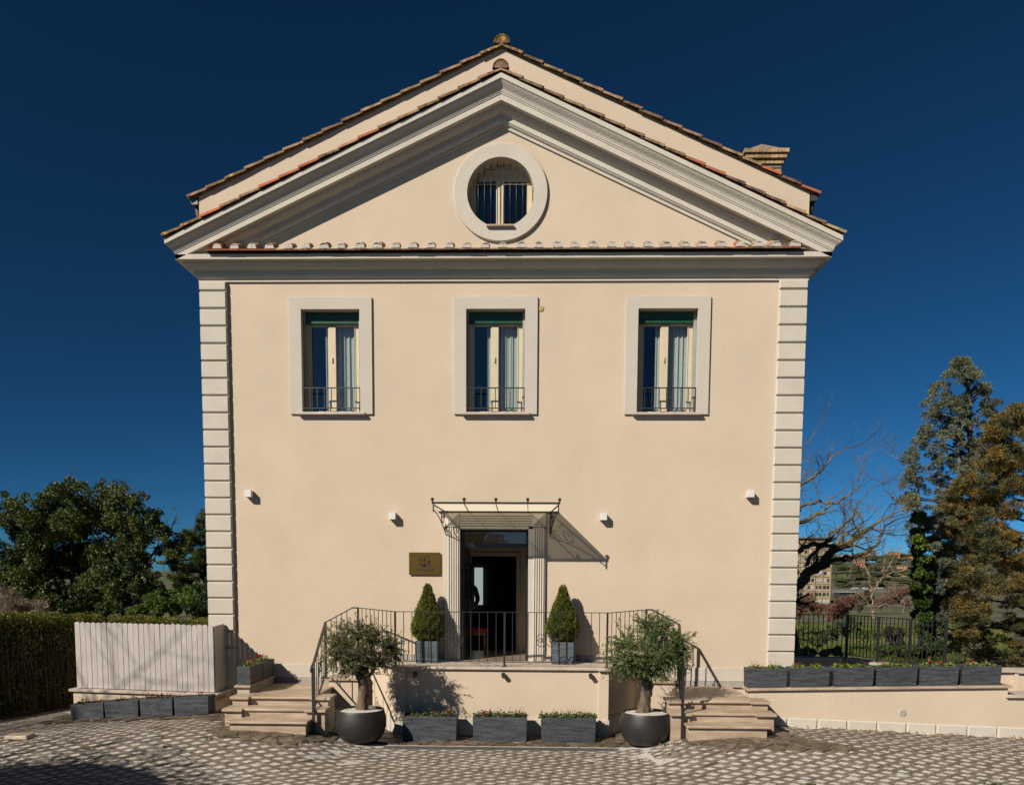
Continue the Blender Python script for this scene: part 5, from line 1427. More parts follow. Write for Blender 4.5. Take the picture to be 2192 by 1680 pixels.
# ------------------------------------------------------------------ hedge on the left
HEDT = leafmat("hedge_top_leaf", [(0.035, 0.05, 0.008), (0.08, 0.10, 0.012), (0.14, 0.15, 0.02), (0.16, 0.09, 0.02)], 0.5, 0.25, 3)
HEDF = leafmat("hedge_side_leaf", [(0.035, 0.045, 0.012), (0.07, 0.10, 0.02), (0.15, 0.18, 0.04), (0.32, 0.32, 0.07)], 0.5, 0.2, 3)
TWIG = mat("brown_twig", (0.24, 0.16, 0.10), 0.9, 0.4, 5)
HG = thing("hedge", "clipped hedge with bare brown twigs along the left edge", "hedge", (-10, .5, 0))
HP = [(-12.6, -4.2, 2.1), (-11.5, -2.25, 2.08), (-10.42, -.2, 2.04), (-9.72, 1.1, 1.98), (-9.35, 1.95, 1.90), (-7.6, 2.25, 1.80), (-6.2, 2.35, 1.74)]
core = MB(); tw = MB(); Pf = []; Df = []; Pt = []; Dt = []; Wd = .75
for i in range(len(HP) - 1):
    a = Vector(HP[i][:2]); b = Vector(HP[i + 1][:2]); za, zb = HP[i][2], HP[i + 1][2]; d = (b - a); L = d.length; d.normalize(); nrm = Vector((-d.y, d.x))
    if nrm.y < 0: nrm = -nrm   # away from the camera side
    k0 = a + nrm * .26; k1 = b + nrm * .26
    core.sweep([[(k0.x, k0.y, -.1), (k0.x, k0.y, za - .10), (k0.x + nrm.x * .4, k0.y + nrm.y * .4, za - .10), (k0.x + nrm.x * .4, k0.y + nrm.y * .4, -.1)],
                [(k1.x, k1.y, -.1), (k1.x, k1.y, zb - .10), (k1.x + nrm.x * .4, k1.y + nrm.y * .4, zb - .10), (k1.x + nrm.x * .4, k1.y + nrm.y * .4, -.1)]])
    n = int(2600 * L); t = rng.random(n); dep = rng.random(n) ** 1.5 * .26; hz = rng.random(n)
    keepf = (rng.random(n) < (.35 + .65 * np.abs(hz - .45) * 1.6)); t, dep, hz = t[keepf], dep[keepf], hz[keepf]; n = len(t)
    X = a.x + d.x * L * t + nrm.x * dep; Y = a.y + d.y * L * t + nrm.y * dep; Zt = za + (zb - za) * t
    Pf.append(np.stack([X, Y, .05 + hz * (Zt - .10)], 1)); Df.append(rng.normal(size=(n, 3)) + [-.2, -.9, .3])
    n = int(3600 * L); t = rng.random(n); w = rng.random(n) * Wd - .02
    X = a.x + d.x * L * t + nrm.x * w; Y = a.y + d.y * L * t + nrm.y * w; Zt = za + (zb - za) * t
    bumpy = .03 * np.sin(X * 9) + .02 * np.sin(X * 23 + Y * 7)
    Pt.append(np.stack([X, Y, Zt + bumpy - rng.random(n) ** 2 * .22], 1)); Dt.append(rng.normal(size=(n, 3)) * .7 + [0, -.3, .9])
    for k in range(int(22 * L)):
        t0 = rnd.random(); p = a + d * (L * t0) + nrm * rnd.uniform(.03, .25); z1 = za * rnd.uniform(.4, .95); pts = [(p.x, p.y, .02)]
        m_ = 5; x, y = p.x, p.y
        for q in range(1, m_ + 1):
            x += rnd.uniform(-.05, .05); y += rnd.uniform(-.04, .03); pts.append((x, y, .02 + z1 * q / m_))
        tw.tube(pts, [.010 * (1 - .7 * q / m_) for q in range(m_ + 1)], 4, cap=False)
        for q in range(2):
            c = Vector(pts[rnd.randint(2, m_)]); e = c + Vector((rnd.uniform(-.18, .18), rnd.uniform(-.10, .03), rnd.uniform(.05, .22)))
            tw.tube([c, c.lerp(e, .5) + Vector((0, -.02, .02)), e], [.004, .003, .0015], 3, cap=False)
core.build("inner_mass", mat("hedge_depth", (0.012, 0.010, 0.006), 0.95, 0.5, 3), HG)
tw.build("branches", TWIG, HG)
V, F = leafgeo(np.concatenate(Pf), np.concatenate(Df), .048, .026); fastmesh("side_foliage", V, F, HEDF, HG)
V, F = leafgeo(np.concatenate(Pt), np.concatenate(Dt), .040, .020); fastmesh("top_foliage", V, F, HEDT, HG)
for (x, y), lb in (((-10.30, .12), "green metal stake standing in the hedge nearer the left edge of the photo"), ((-9.83, 1.0), "green metal stake standing in the hedge close to the board fence")):
    o = MB().tube([(x - .05, y - .06, .0), (x - .07, y - .06, 1.35)], .014, 6).build("stake", mat("green_stake", (0.03, 0.09, 0.07), 0.5)); tag(o, lb, "stake")
mul = MB()
mp = [(-12.9, -4.9), (-11.6, -2.9), (-10.35, -.62), (-9.62, .75), (-9.2, 1.2), (-8.6, 1.4), (-8.6, 2.2), (-9.6, 2.2), (-10.7, .2), (-12.9, -3.8)]
mul.v = [(x, y, G(x, y) + .012) for x, y in mp]; mul.f = [tuple(range(len(mp)))]
tag(mul.build("mulch_bed", mat("leaf_mulch", (0.035, 0.020, 0.012), 0.95, 0.5, 12, 9, base2=(0.12, 0.065, 0.035), bump=1.2, bscale=40, coords='world')), kind='structure')
n = 5000; t = rng.random(n); seg = rng.integers(0, 3, n); mpn = np.array(mp)
P = mpn[seg] + (mpn[seg + 1] - mpn[seg]) * t[:, None] + rng.normal(size=(n, 2)) * [.10, .10] + [-.15, .15]
P = np.stack([P[:, 0], P[:, 1], np.array([G(a, b) for a, b in P]) + .02], 1)
V, F = leafgeo(P, rng.normal(size=(n, 3)) * [1, 1, .3], .05, .03)
tag(fastmesh("fallen_leaves", V, F, leafmat("dead_leaf", [(0.05, 0.025, 0.012), (0.13, 0.06, 0.025), (0.25, 0.13, 0.05)], 0.8, 0.1, 3), mul and None), kind='stuff', label="dead brown leaves lying along the foot of the hedge")
# stray weeds and leaves on the paving
def scatter_leaves(pts_, name, m, label, sz=.05):
    P = np.array([(x, y, G(x, y) + .022) for x, y in pts_]); V, F = leafgeo(P, rng.normal(size=(len(P), 3)) * [1, 1, .25], sz, sz * .6)
    o = fastmesh(name, V, F, m); tag(o, kind='stuff', label=label)
wp = []
for cx_, cy_ in ((-7.3, -3.05), (-7.0, -3.3), (-6.6, -2.95), (-6.8, -3.2), (-6.0, -2.9), (-5.7, -3.3), (-5.2, -2.95), (3.9, -4.4), (2.2, -2.35), (6.5, -4.3), (7.5, -3.8)):
    for k in range(16): wp.append((cx_ + rnd.gauss(0, .045), cy_ + rnd.gauss(0, .03)))
scatter_leaves(wp, "weeds", leafmat("weed_leaf", [(0.03, 0.07, 0.01), (0.08, 0.15, 0.02)], 0.6, 0.3), "small green weeds in the grid paving", .045)
lp = [(rnd.uniform(-9, 9), rnd.uniform(-4.8, -2.2)) for k in range(60)] + [(rnd.uniform(4.2, 9.5), -1.42 - rnd.random() ** 2 * .35) for k in range(140)] + [(rnd.uniform(-2.1, 1.2), rnd.uniform(-2.05, -1.7)) for k in range(24)] + [(rnd.uniform(1.5, 2.6), rnd.uniform(-2.1, -1.6)) for k in range(26)]
scatter_leaves(lp, "litter", leafmat("litter_leaf", [(0.08, 0.04, 0.02), (0.22, 0.10, 0.03), (0.35, 0.20, 0.06)], 0.8, 0.1), "scattered dry leaves on the courtyard", .038)
ls = MB().frustum(-8.62, -8.22, -2.80, -2.52, G(-8.4, -2.65), G(-8.4, -2.65) + .07, 0, .02).build("loose_slab", TRAV, None, bevel=.02); ls.rotation_euler = (0, 0, 0)
tag(ls, "loose pale stone slab lying on the paving at the left edge", "stone slab")

# ------------------------------------------------------------------ trees
def grow(mb, p, d, L, r, lvl, rr, wig=.22, upb=.05, nchild=(3, 5), seg=None, minr=.004):
    n = max(3, int(5 - lvl * .3)); pts = [p.copy()]; rads = [r]; q = p.copy(); dd = d.normalized()
    for i in range(n):
        dd = (dd + Vector((rr.gauss(0, wig), rr.gauss(0, wig), rr.gauss(0, wig) + upb))).normalized()
        q = q + dd * (L / n); pts.append(q.copy()); rads.append(max(minr * .6, r * (1 - .62 * (i + 1) / n)))
    mb.tube(pts, rads, max(3, 7 - lvl * 2), cap=False)
    if lvl <= 0 or r < minr: return
    for k in range(rr.randint(*nchild)):
        t = rr.uniform(.25, 1.0); i = min(n - 1, int(t * n)); c = pts[i].lerp(pts[i + 1], t * n - i)
        a = (pts[i + 1] - pts[i]).normalized(); o = a.orthogonal().normalized(); o = Matrix.Rotation(rr.uniform(0, 2 * PI), 3, a) @ o
        nd = (a * rr.uniform(.5, 1.0) + o * rr.uniform(.5, .9)).normalized()
        grow(mb, c, nd, L * rr.uniform(.42, .7), rads[i] * rr.uniform(.45, .65), lvl - 1, rr, wig, upb, nchild, minr=minr)
def limb_tree(limbs, Y, mb, rr, wpx, spread=1.0, twl=1.6, lev=3, step=.55, minr=.004):
    for pts_, ra, rb in limbs:
        n = len(pts_); P = [sight(x, y, Y + (yo[0] if yo else 0)) for x, y, *yo in pts_]
        dense = []
        for i in range(n - 1):
            for k in range(4): dense.append(P[i].lerp(P[i + 1], k / 4) + Vector((rr.gauss(0, .03), rr.gauss(0, .05), rr.gauss(0, .03))))
        dense.append(P[-1]); m_ = len(dense)
        rads = [ra + (rb - ra) * i / (m_ - 1) for i in range(m_)]
        mb.tube(dense, rads, 8)
        acc = 0
        for i in range(1, m_):
            sg = dense[i] - dense[i - 1]; acc += sg.length
            while acc > step:
                acc -= step * rr.uniform(.7, 1.3); a = sg.normalized(); o = a.orthogonal().normalized(); o = Matrix.Rotation(rr.uniform(0, 2 * PI), 3, a) @ o; o.y *= .6
                nd = (a * rr.uniform(.3, .9) + o * rr.uniform(.6, 1.0) + Vector((0, 0, .1))).normalized()
                grow(mb, dense[i], nd, twl * rr.uniform(.5, 1.2), max(.01, rads[i] * rr.uniform(.25, .45)), lev, rr, minr=minr)
        grow(mb, dense[-1], (dense[-1] - dense[-2]).normalized(), twl, rads[-1], lev, rr, minr=minr)
def fgp(x, y): return ((1960 + x / 3.653) * .85625, (1260 + y / 3.653) * .85625)
def r7p(x, y): return ((1960 + x / 3.36) * .85625, (860 + y / 3.36) * .85625)
BT = thing("bare_tree", "leafless tree with lichened spreading limbs right behind the house corner", "tree", (10.2, 14, -1.1))
mb = MB(); rr_ = random.Random(5)
L1 = [([fgp(-300, 1250), fgp(-120, 1000), fgp(60, 800), fgp(200, 640), fgp(330, 560), fgp(450, 420), fgp(560, 370), fgp(680, 290), fgp(750, 240), fgp(850, 170)], .26, .05),
      ([fgp(200, 640), fgp(330, 590), fgp(480, 500), fgp(600, 490), fgp(720, 455), fgp(850, 375), fgp(905, 250), fgp(940, 190)], .10, .03),
      ([fgp(200, 560), fgp(280, 440), fgp(400, 320), fgp(440, 260), fgp(560, 190), fgp(640, 80), fgp(700, -30)], .08, .02),
      ([fgp(-60, 980), fgp(-40, 600), fgp(120, 440), fgp(260, 360), fgp(420, 380), fgp(600, 350), fgp(700, 200)], .14, .03),
      ([fgp(-150, 1000), fgp(-160, 300), fgp(40, 180), fgp(200, 150), fgp(330, 90), fgp(420, 10), fgp(480, -80)], .12, .02),
      ([r7p(-60, 1300), r7p(60, 1240), r7p(160, 1170), r7p(260, 1120), r7p(330, 1030), r7p(430, 930), r7p(545, 870)], .07, .015),
      ([r7p(-60, 1500), r7p(80, 1420), r7p(180, 1350), r7p(280, 1320), r7p(420, 1345), r7p(540, 1280), r7p(620, 1180)], .08, .02),
      ([r7p(20, 1000), r7p(120, 920), r7p(200, 830), r7p(260, 760)], .04, .01)]
limb_tree(L1, 14, mb, rr_, 1, twl=1.25, lev=3, step=.42, minr=.006)
grow(mb, Vector((10.0, 14, -1.2)), Vector((0.1, 0, 1)), 3.5, .30, 0, rr_)
mb.build("trunk_and_branches", BARKY, BT)
BT2 = thing("dead_tree", "pale dead tree with thin leaning branches beyond the iron fence", "tree", tuple(sight(1848, 1330, 24)))
mb = MB()
L2 = [([fgp(820, 1060), fgp(815, 960), fgp(800, 850), fgp(790, 740), fgp(760, 600)], .07, .03), ([fgp(800, 860), fgp(850, 740), fgp(900, 660), fgp(960, 570)], .05, .02),
      ([fgp(900, 660), fgp(1000, 625), fgp(1120, 600), fgp(1210, 610), fgp(1290, 700), fgp(1330, 780)], .035, .015), ([fgp(905, 620), fgp(925, 500), fgp(915, 350)], .03, .02),
      ([fgp(820, 940), fgp(950, 910), fgp(1100, 940), fgp(1250, 920)], .03, .01), ([fgp(810, 930), fgp(720, 920), fgp(690, 900)], .03, .01), ([fgp(1080, 1000), fgp(1105, 900), fgp(1080, 830)], .03, .01)]
limb_tree(L2, 24, mb, rr_, 1, twl=1.2, lev=2, step=.6, minr=.008)
mb.build("branches", mat("pale_dead_wood", (0.24, 0.18, 0.13), 0.9, 0.3, 3), BT2)
BT3 = thing("bare_thin_tree", "thin leafless tree with curling yellowish branches against the tall blue cedar", "tree", tuple(sight(1985, 1330, 15)))
mb = MB()
L3 = [([r7p(1160, 1700), r7p(1120, 1400), r7p(1040, 1370), r7p(960, 1330), r7p(890, 1350)], .06, .02), ([r7p(1130, 1500), r7p(1125, 1250), r7p(1100, 1120), r7p(1040, 1040), r7p(960, 960)], .05, .015),
      ([r7p(960, 1330), r7p(880, 1270), r7p(830, 1170)], .03, .01), ([r7p(1125, 1250), r7p(1040, 1190), r7p(920, 1240)], .025, .01)]
limb_tree(L3, 15, mb, rr_, 1, twl=.9, lev=2, step=.4, minr=.005)
mb.build("branches", BARKY, BT3)

def px_blobs(lst, Y, jit=0.6, flat=1.0):
    out = []
    for x, y, r_ in lst:
        yy = Y + rng.normal() * jit; c = sight(x, y, yy); w = r_ * (yy + 15.65) / 1740
        out.append((c.x, c.y, c.z, w, w, w * flat))
    return out
# holm oak
OAK = leafmat("holm_oak_leaf", [(0.012, 0.022, 0.006), (0.035, 0.055, 0.012), (0.075, 0.095, 0.02), (0.15, 0.15, 0.04)], 0.5, 0.2, .55)
t_ = thing("holm_oak", "broad dark green holm oak beyond the hedge on the left", "tree", tuple(sight(150, 1340, 25)))
bl = [(60, 1130, 55), (130, 1085, 45), (200, 1080, 50), (262, 1085, 38), (320, 1120, 34), (352, 1165, 28), (30, 1205, 55), (110, 1200, 65), (200, 1190, 62), (295, 1190, 30), (60, 1270, 50), (150, 1275, 50), (235, 1262, 36), (-60, 1180, 65), (-40, 1110, 45), (30, 1095, 28),
      (148, 1032, 18), (222, 1040, 15), (258, 1045, 18), (305, 1080, 17), (290, 1065, 13), (70, 1065, 15), (365, 1205, 24), (330, 1240, 24), (270, 1235, 26), (385, 1180, 14), (340, 1100, 14), (12, 1060, 14), (170, 1045, 20), (100, 1060, 18), (90, 1300, 40), (200, 1305, 36), (250, 1130, 45), (300, 1150, 36), (255, 1180, 42), (300, 1220, 34), (265, 1250, 36), (320, 1270, 26), (230, 1300, 34), (345, 1140, 22), (160, 1130, 60), (80, 1150, 60), (170, 1230, 60), (60, 1230, 55)]
sub = []
for x, y, r_ in bl:
    for k in range(15 if r_ > 25 else 5): sub.append((x + rng.normal() * r_ * .5, y + rng.normal() * r_ * .46, r_ * rng.uniform(.24, .44)))
bb_ = px_blobs(sub, 25, 1.6, .85)
P, D = blobs(bb_, 190000, .45); V, F = leafgeo(P, D + rng.normal(size=P.shape) * .7, .125, .075)
fastmesh("crown", V, F, OAK, t_)
mb = MB(); rr_ = random.Random(9); tb = sight(160, 1345, 25); tb.z = -1.4
for e in ((100, 1190), (200, 1170), (290, 1190), (60, 1230), (330, 1200), (150, 1100), (250, 1110), (350, 1160)):
    q = sight(*e, 25 + rr_.uniform(-1, 1)); m_ = tb.lerp(q, .45) + Vector((0, 0, .4)); mb.tube([tb, m_, q], [.28, .14, .04], 7); grow(mb, q, (q - m_).normalized(), 1.6, .05, 2, rr_)
mb.build("trunk", BARKD, t_, smooth=True)
# second, feathery conifer by the house corner
CED = leafmat("feathery_conifer", [(0.02, 0.035, 0.008), (0.05, 0.07, 0.014), (0.10, 0.115, 0.022)], 0.6, 0.2, .5)
t_ = thing("feathery_conifer", "feathery yellow-green conifer peeping out beside the left house corner", "tree", tuple(sight(450, 1340, 33)))
sub = []
for (x, y, r_) in ((425, 1150, 24), (445, 1130, 22), (400, 1165, 20), (455, 1180, 28), (440, 1098, 8), (455, 1105, 14), (480, 1120, 22), (380, 1185, 16), (425, 1200, 24), (400, 1215, 20), (460, 1230, 26), (500, 1180, 30), (420, 1240, 22), (385, 1235, 14)):
    for k in range(7): sub.append((x + rng.normal() * r_ * .6, y + rng.normal() * r_ * .35, r_ * rng.uniform(.25, .45)))
P, D = blobs(px_blobs(sub, 33, .8, .45), 34000, .3); V, F = leafgeo(P, D * [1, 1, .3] + [0, 0, -.25] + rng.normal(size=P.shape) * .3, .34, .045); fastmesh("crown", V, F, CED, t_)
mb = MB(); mb.tube([tuple(sight(470, 1345, 33)), tuple(sight(462, 1200, 33)), tuple(sight(455, 1110, 33))], [.25, .18, .05], 8)
for k in range(10):
    a = sight(462, 1210 - k * 10, 33); b = sight(462 + rr_.uniform(-70, 40), 1225 - k * 11 + rr_.uniform(-12, 12), 33 + rr_.uniform(-1, 1)); mb.tube([a, a.lerp(b, .5) + Vector((0, 0, .2)), b], [.07, .04, .015], 5)
mb.build("trunk", BARKD, t_, smooth=True)

def bush(name, label, cat, lst, Y, n, L, W, cols, nsub=12, flat=.8, jit=.5, tr=.2, group=None, twigs=0):
    t_ = thing(name, label, cat, tuple(sight(lst[0][0], lst[0][1] + lst[0][2], Y)), group); sub = []
    for x, y, r_ in lst:
        for k in range(nsub): sub.append((x + rng.normal() * r_ * .5, y + rng.normal() * r_ * .42, r_ * rng.uniform(.25, .5)))
    P, D = blobs(px_blobs(sub, Y, jit, flat), n, .3); V, F = leafgeo(P, D + rng.normal(size=P.shape) * .7, L, W)
    fastmesh("foliage", V, F, leafmat(name + "_leaf", cols, .6, tr, .6), t_)
    mb = MB()
    for x, y, r_ in lst:
        b0 = sight(x, y + r_ * 1.3, Y)
        for k in range(5 + twigs):
            e = sight(x + rr_.gauss(0, r_ * .5), y - rr_.uniform(-.2, .8) * r_, Y + rr_.gauss(0, .3)); mb.tube([b0, b0.lerp(e, .5) + Vector((rr_.gauss(0, .1), 0, .1)), e], [.03, .02, .006], 4)
            if twigs: grow(mb, b0.lerp(e, .6), (e - b0).normalized(), (e - b0).length * .5, .015, 2, rr_)
    mb.build("stems", TWIG, t_)
    return t_
bush("green_shrub", "bright green leafy shrub beyond the hedge near the house corner", "shrub", [(330, 1300, 24), (370, 1292, 27), (400, 1285, 24), (290, 1315, 18), (420, 1265, 26), (345, 1280, 20), (440, 1290, 26)], 16, 34000, .09, .05, [(0.03, 0.06, 0.01), (0.08, 0.13, 0.02), (0.16, 0.20, 0.03)])
bush("dark_shrub", "dark-leaved shrub against the left house corner above the fence", "shrub", [(425, 1320, 22), (410, 1300, 16), (440, 1290, 20), (440, 1250, 16)], 12, 9000, .07, .04, [(0.008, 0.02, 0.006), (0.02, 0.04, 0.012), (0.04, 0.06, 0.02)])
bush("dry_scrub", "greyish brown dry scrub above the hedge at the left edge", "shrub", [(15, 1290, 26), (50, 1300, 18), (85, 1296, 14), (-20, 1285, 30)], 14, 9000, .10, .012, [(0.10, 0.07, 0.05), (0.20, 0.15, 0.11), (0.28, 0.22, 0.16)], twigs=8)
bush("pinkish_scrub", "pinkish bare scrub seen through the gap right of the holm oak", "shrub", [(285, 1308, 14), (300, 1295, 12), (270, 1320, 12)], 30, 3500, .16, .03, [(0.16, 0.11, 0.08), (0.28, 0.21, 0.16)])

# tall blue cedar
BC = leafmat("blue_cedar_needle", [(0.07, 0.055, 0.03), (0.075, 0.09, 0.06), (0.13, 0.155, 0.095), (0.22, 0.20, 0.10)], 0.6, 0.12, .9)
t_ = thing("blue_cedar", "tall thin-crowned blue-grey cedar standing right against the sky", "tree", tuple(sight(2085, 1400, 16)))
ys_ = [765, 790, 820, 850, 900, 940, 985, 1050, 1100, 1150, 1250, 1330, 1400]
lx_ = [2052, 2036, 2005, 1978, 1975, 1958, 1930, 1926, 1935, 1948, 1955, 1965, 1975]; rx_ = [2062, 2090, 2112, 2135, 2150, 2130, 2140, 2150, 2150, 2150, 2130, 2110, 2100]
sub = []; mb = MB()
axis_ = lambda y: 2070 + (y - 765) * .02
for k in range(1150):
    y = 770 + 630 * rng.random() ** 1.1; l = np.interp(y, ys_, lx_); r_ = np.interp(y, ys_, rx_)
    u = rng.random(); x = l + (r_ - l) * u
    if noise.noise(Vector((x * .03, y * .045, 2.2))) < -.10: continue
    rad = rng.uniform(4.0, 9.0); sub.append((x, y, rad)); yy = 16 + rng.normal() * .5
    if k % 9 == 0:
        a = sight(axis_(y + 25), y + 30, 16); b = sight(x, y, yy); mb.tube([a, a.lerp(b, .5) + Vector((0, 0, .12)), b], [.05, .03, .01], 5)
P, D = blobs(px_blobs(sub, 16, .8, .75), 120000, .2); V, F = leafgeo(P, D + [0, 0, .4] + rng.normal(size=P.shape) * .5, .085, .026); fastmesh("crown", V, F, BC, t_)
mb.tube([tuple(sight(2090, 1420, 16)), tuple(sight(2082, 1180, 16)), tuple(sight(2080, 1000, 16)), tuple(sight(2070, 790, 16))], [.20, .16, .11, .03], 9)
mb.tube([tuple(sight(2086, 1210, 16)), tuple(sight(2068, 1150, 16)), tuple(sight(2055, 1050, 16)), tuple(sight(2052, 900, 16))], [.14, .10, .07, .02], 8)
mb.build("trunk", BARKD, t_, smooth=True)
# big drooping yellow-tipped conifer at the right edge
YC = leafmat("tawny_conifer", [(0.04, 0.055, 0.02), (0.085, 0.10, 0.045), (0.19, 0.125, 0.033), (0.28, 0.165, 0.04)], 0.6, 0.15, 1.5)
t_ = thing("tawny_conifer", "large bushy conifer with yellow-brown tips at the right edge", "tree", tuple(sight(2200, 1450, 7.5)))
ys_ = [870, 900, 930, 1000, 1040, 1080, 1130, 1200, 1290, 1310, 1360, 1420]
lx_ = [2160, 2118, 2108, 2085, 2035, 2012, 2010, 1988, 2022, 2040, 2045, 2060]
lxs = [x + 8 for x in lx_]
bo = []
for k in range(900):
    y = 868 + 560 * rng.random(); l = np.interp(y, ys_, lxs); x = l + (2400 - l) * rng.random() ** 1.25
    yy = 5.0 + rng.normal() * .3 - .7 * (x - 2150) / 200; r_ = rng.uniform(9, 20) 
    if noise.noise(Vector((x * .02, y * .03, 7.7))) < -.40: continue
    if y > 1290 and x > 2070 + (1430 - y) * .3: r_ *= .7; yy += 1.3
    c = sight(x, y, yy); w = r_ * (yy + 15.65) / 1740; bo.append((c.x, c.y, c.z, w, w, w * .62))
P, D = blobs(bo, 300000, .25); Dn = D * [1, 1, .5] + [-.15, -.35, .45] + rng.normal(size=P.shape) * .4
V, F = leafgeo(P, Dn, .075, .017); fastmesh("crown", V, F, YC, t_)
mb = MB(); tb = sight(2230, 1450, 6.4); mb.tube([tb, tb + Vector((-.1, 0, 4)), tb + Vector((-.2, 0, 7.6))], [.30, .2, .05], 10)
for k in range(26):
    z = .3 + k * .27; a = tb + Vector((-.1, -.1, z)); b = a + Vector((rr_.uniform(-2.6, -.6) * (1 - k / 40), rr_.uniform(-1.2, .3), rr_.uniform(-.1, .5))); mb.tube([a, a.lerp(b, .5) + Vector((0, 0, .1)), b], [.06, .04, .012], 5)
mb.build("trunk", BARKD, t_, smooth=True)
# ivy-clad trunk
bush("ivy_trunk", "tree trunk wrapped in green ivy left of the tawny conifer", "ivy", [(1968, 1110, 13), (1966, 1140, 15), (1970, 1170, 16), (1972, 1200, 17), (1970, 1230, 17), (1972, 1260, 16), (1975, 1290, 17), (1978, 1320, 18), (1984, 1350, 20), (1990, 1385, 22)], 4.9, 26000, .075, .05, [(0.015, 0.035, 0.006), (0.05, 0.09, 0.012), (0.11, 0.16, 0.02)], jit=.25)
bush("grey_cedar_branch", "blue-grey lower cedar boughs hanging between ivy and tawny conifer", "tree", [(2000, 1160, 22), (1998, 1200, 22), (2005, 1240, 22), (2008, 1280, 20), (2010, 1320, 22), (1985, 1120, 16), (2020, 1110, 20)], 5.6, 26000, .08, .020, [(0.05, 0.055, 0.035), (0.09, 0.11, 0.075), (0.16, 0.17, 0.11)])
# slope behind the iron fence
slope = [("fence_shrub", "low green shrub close behind the middle of the iron fence", [(1885, 1392, 14), (1905, 1400, 14), (1925, 1396, 13)], 24, 12000, .10, .06, [(0.02, 0.04, 0.008), (0.06, 0.10, 0.015), (0.13, 0.16, 0.03)]),
         ("fence_shrub", "low green shrub behind the right end of the iron fence", [(1955, 1398, 14), (1980, 1402, 14), (2000, 1405, 12), (1970, 1380, 9)], 23, 11000, .10, .06, [(0.02, 0.04, 0.008), (0.05, 0.09, 0.015), (0.11, 0.15, 0.03)]),
         ("dark_shrub", "dark twiggy bush showing through the iron fence right of its middle", [(1915, 1370, 15), (1905, 1350, 10), (1925, 1355, 10)], 25, 6000, .10, .045, [(0.015, 0.02, 0.008), (0.04, 0.045, 0.02), (0.07, 0.06, 0.03)]),
         ("round_shrub", "olive-green rounded bush on the slope left of the dead tree", [(1812, 1328, 13), (1800, 1338, 12), (1826, 1336, 12), (1812, 1350, 12)], 30, 7000, .11, .05, [(0.03, 0.045, 0.02), (0.06, 0.08, 0.035), (0.11, 0.13, 0.06)]),
         ("round_shrub", "olive-green bush lit through the first fence panel beside the house", [(1785, 1352, 12), (1770, 1362, 13), (1750, 1372, 12)], 24, 8000, .09, .04, [(0.03, 0.045, 0.015), (0.06, 0.085, 0.03), (0.12, 0.14, 0.05)]),
         ("weedy_patch", "yellow-flowered weedy patch behind the first fence panel", [(1740, 1395, 10), (1765, 1398, 9), (1790, 1392, 10), (1715, 1398, 10)], 17, 7000, .07, .045, [(0.04, 0.07, 0.01), (0.10, 0.14, 0.02), (0.40, 0.32, 0.03)]),
         ("red_scrub", "reddish brown bare scrub just right of the house corner", [(1715, 1300, 13), (1735, 1290, 13), (1750, 1305, 10), (1702, 1312, 12)], 44, 7500, .22, .035, [(0.09, 0.04, 0.025), (0.17, 0.08, 0.05), (0.24, 0.14, 0.09)]),
         ("red_scrub", "long band of rusty bare scrub below the parking area", [(1780, 1306, 13), (1800, 1296, 13), (1820, 1290, 13), (1838, 1282, 11), (1795, 1312, 12), (1775, 1318, 9)], 60, 11000, .28, .045, [(0.10, 0.045, 0.03), (0.18, 0.085, 0.055), (0.26, 0.15, 0.10)]),
         ("olive_bush", "dull olive bush under the dead tree's fork", [(1848, 1286, 12), (1862, 1278, 11), (1840, 1296, 10)], 40, 5500, .15, .06, [(0.035, 0.035, 0.02), (0.07, 0.07, 0.035), (0.12, 0.11, 0.06)]),
         ("grey_scrub", "pinkish grey scrub right of the dead tree", [(1900, 1280, 14), (1922, 1275, 13), (1885, 1290, 12), (1935, 1290, 12), (1910, 1268, 10), (1940, 1262, 9)], 50, 9500, .24, .035, [(0.12, 0.075, 0.055), (0.19, 0.12, 0.09), (0.26, 0.19, 0.14)])]
slope += [("tree_belt", "dark belt of small trees in the distance between oak and house", [(240, 1290, 16), (270, 1282, 16), (300, 1288, 15), (330, 1280, 17), (360, 1276, 17), (395, 1268, 18), (425, 1262, 18), (445, 1275, 18), (215, 1295, 14), (180, 1292, 14), (120, 1290, 16), (60, 1285, 18), (20, 1282, 18)], 60, 30000, .30, .17, [(0.012, 0.022, 0.006), (0.035, 0.055, 0.012), (0.08, 0.10, 0.025)]),
          ("yellowish_bush", "yellowish green bush below the gap in the holm oak", [(300, 1262, 10), (322, 1256, 11), (345, 1258, 10)], 45, 6000, .2, .11, [(0.05, 0.07, 0.015), (0.10, 0.13, 0.03), (0.17, 0.19, 0.05)])]
for nm, lb, lst, Y, n, L, W, cols in slope: bush(nm, lb, "shrub", lst, Y, n, L, W, cols, twigs=3 if 'scrub' in nm else 0)
# tufts over the green slope
n = 110000; yy = 17 + 75 * rng.random(n) ** 1.3; xx = 4.5 + (yy + 15.65) * rng.uniform(.0, .50, n)
P = np.stack([xx, yy, np.array([terr(a, b) for a, b in zip(xx, yy)])], 1); sc_ = (.5 + yy / 40)[:, None]
V, F = leafgeo(P, rng.normal(size=(n, 3)) * .45 + [0, 0, 1.0], .16 * sc_, .02 * sc_)
tag(fastmesh("grass", V, F, leafmat("slope_grass", [(0.03, 0.05, 0.008), (0.07, 0.10, 0.015), (0.13, 0.15, 0.03), (0.20, 0.17, 0.07)], .7, .25, .12)), kind='stuff', label="rough green grass on the slope below the iron fence")

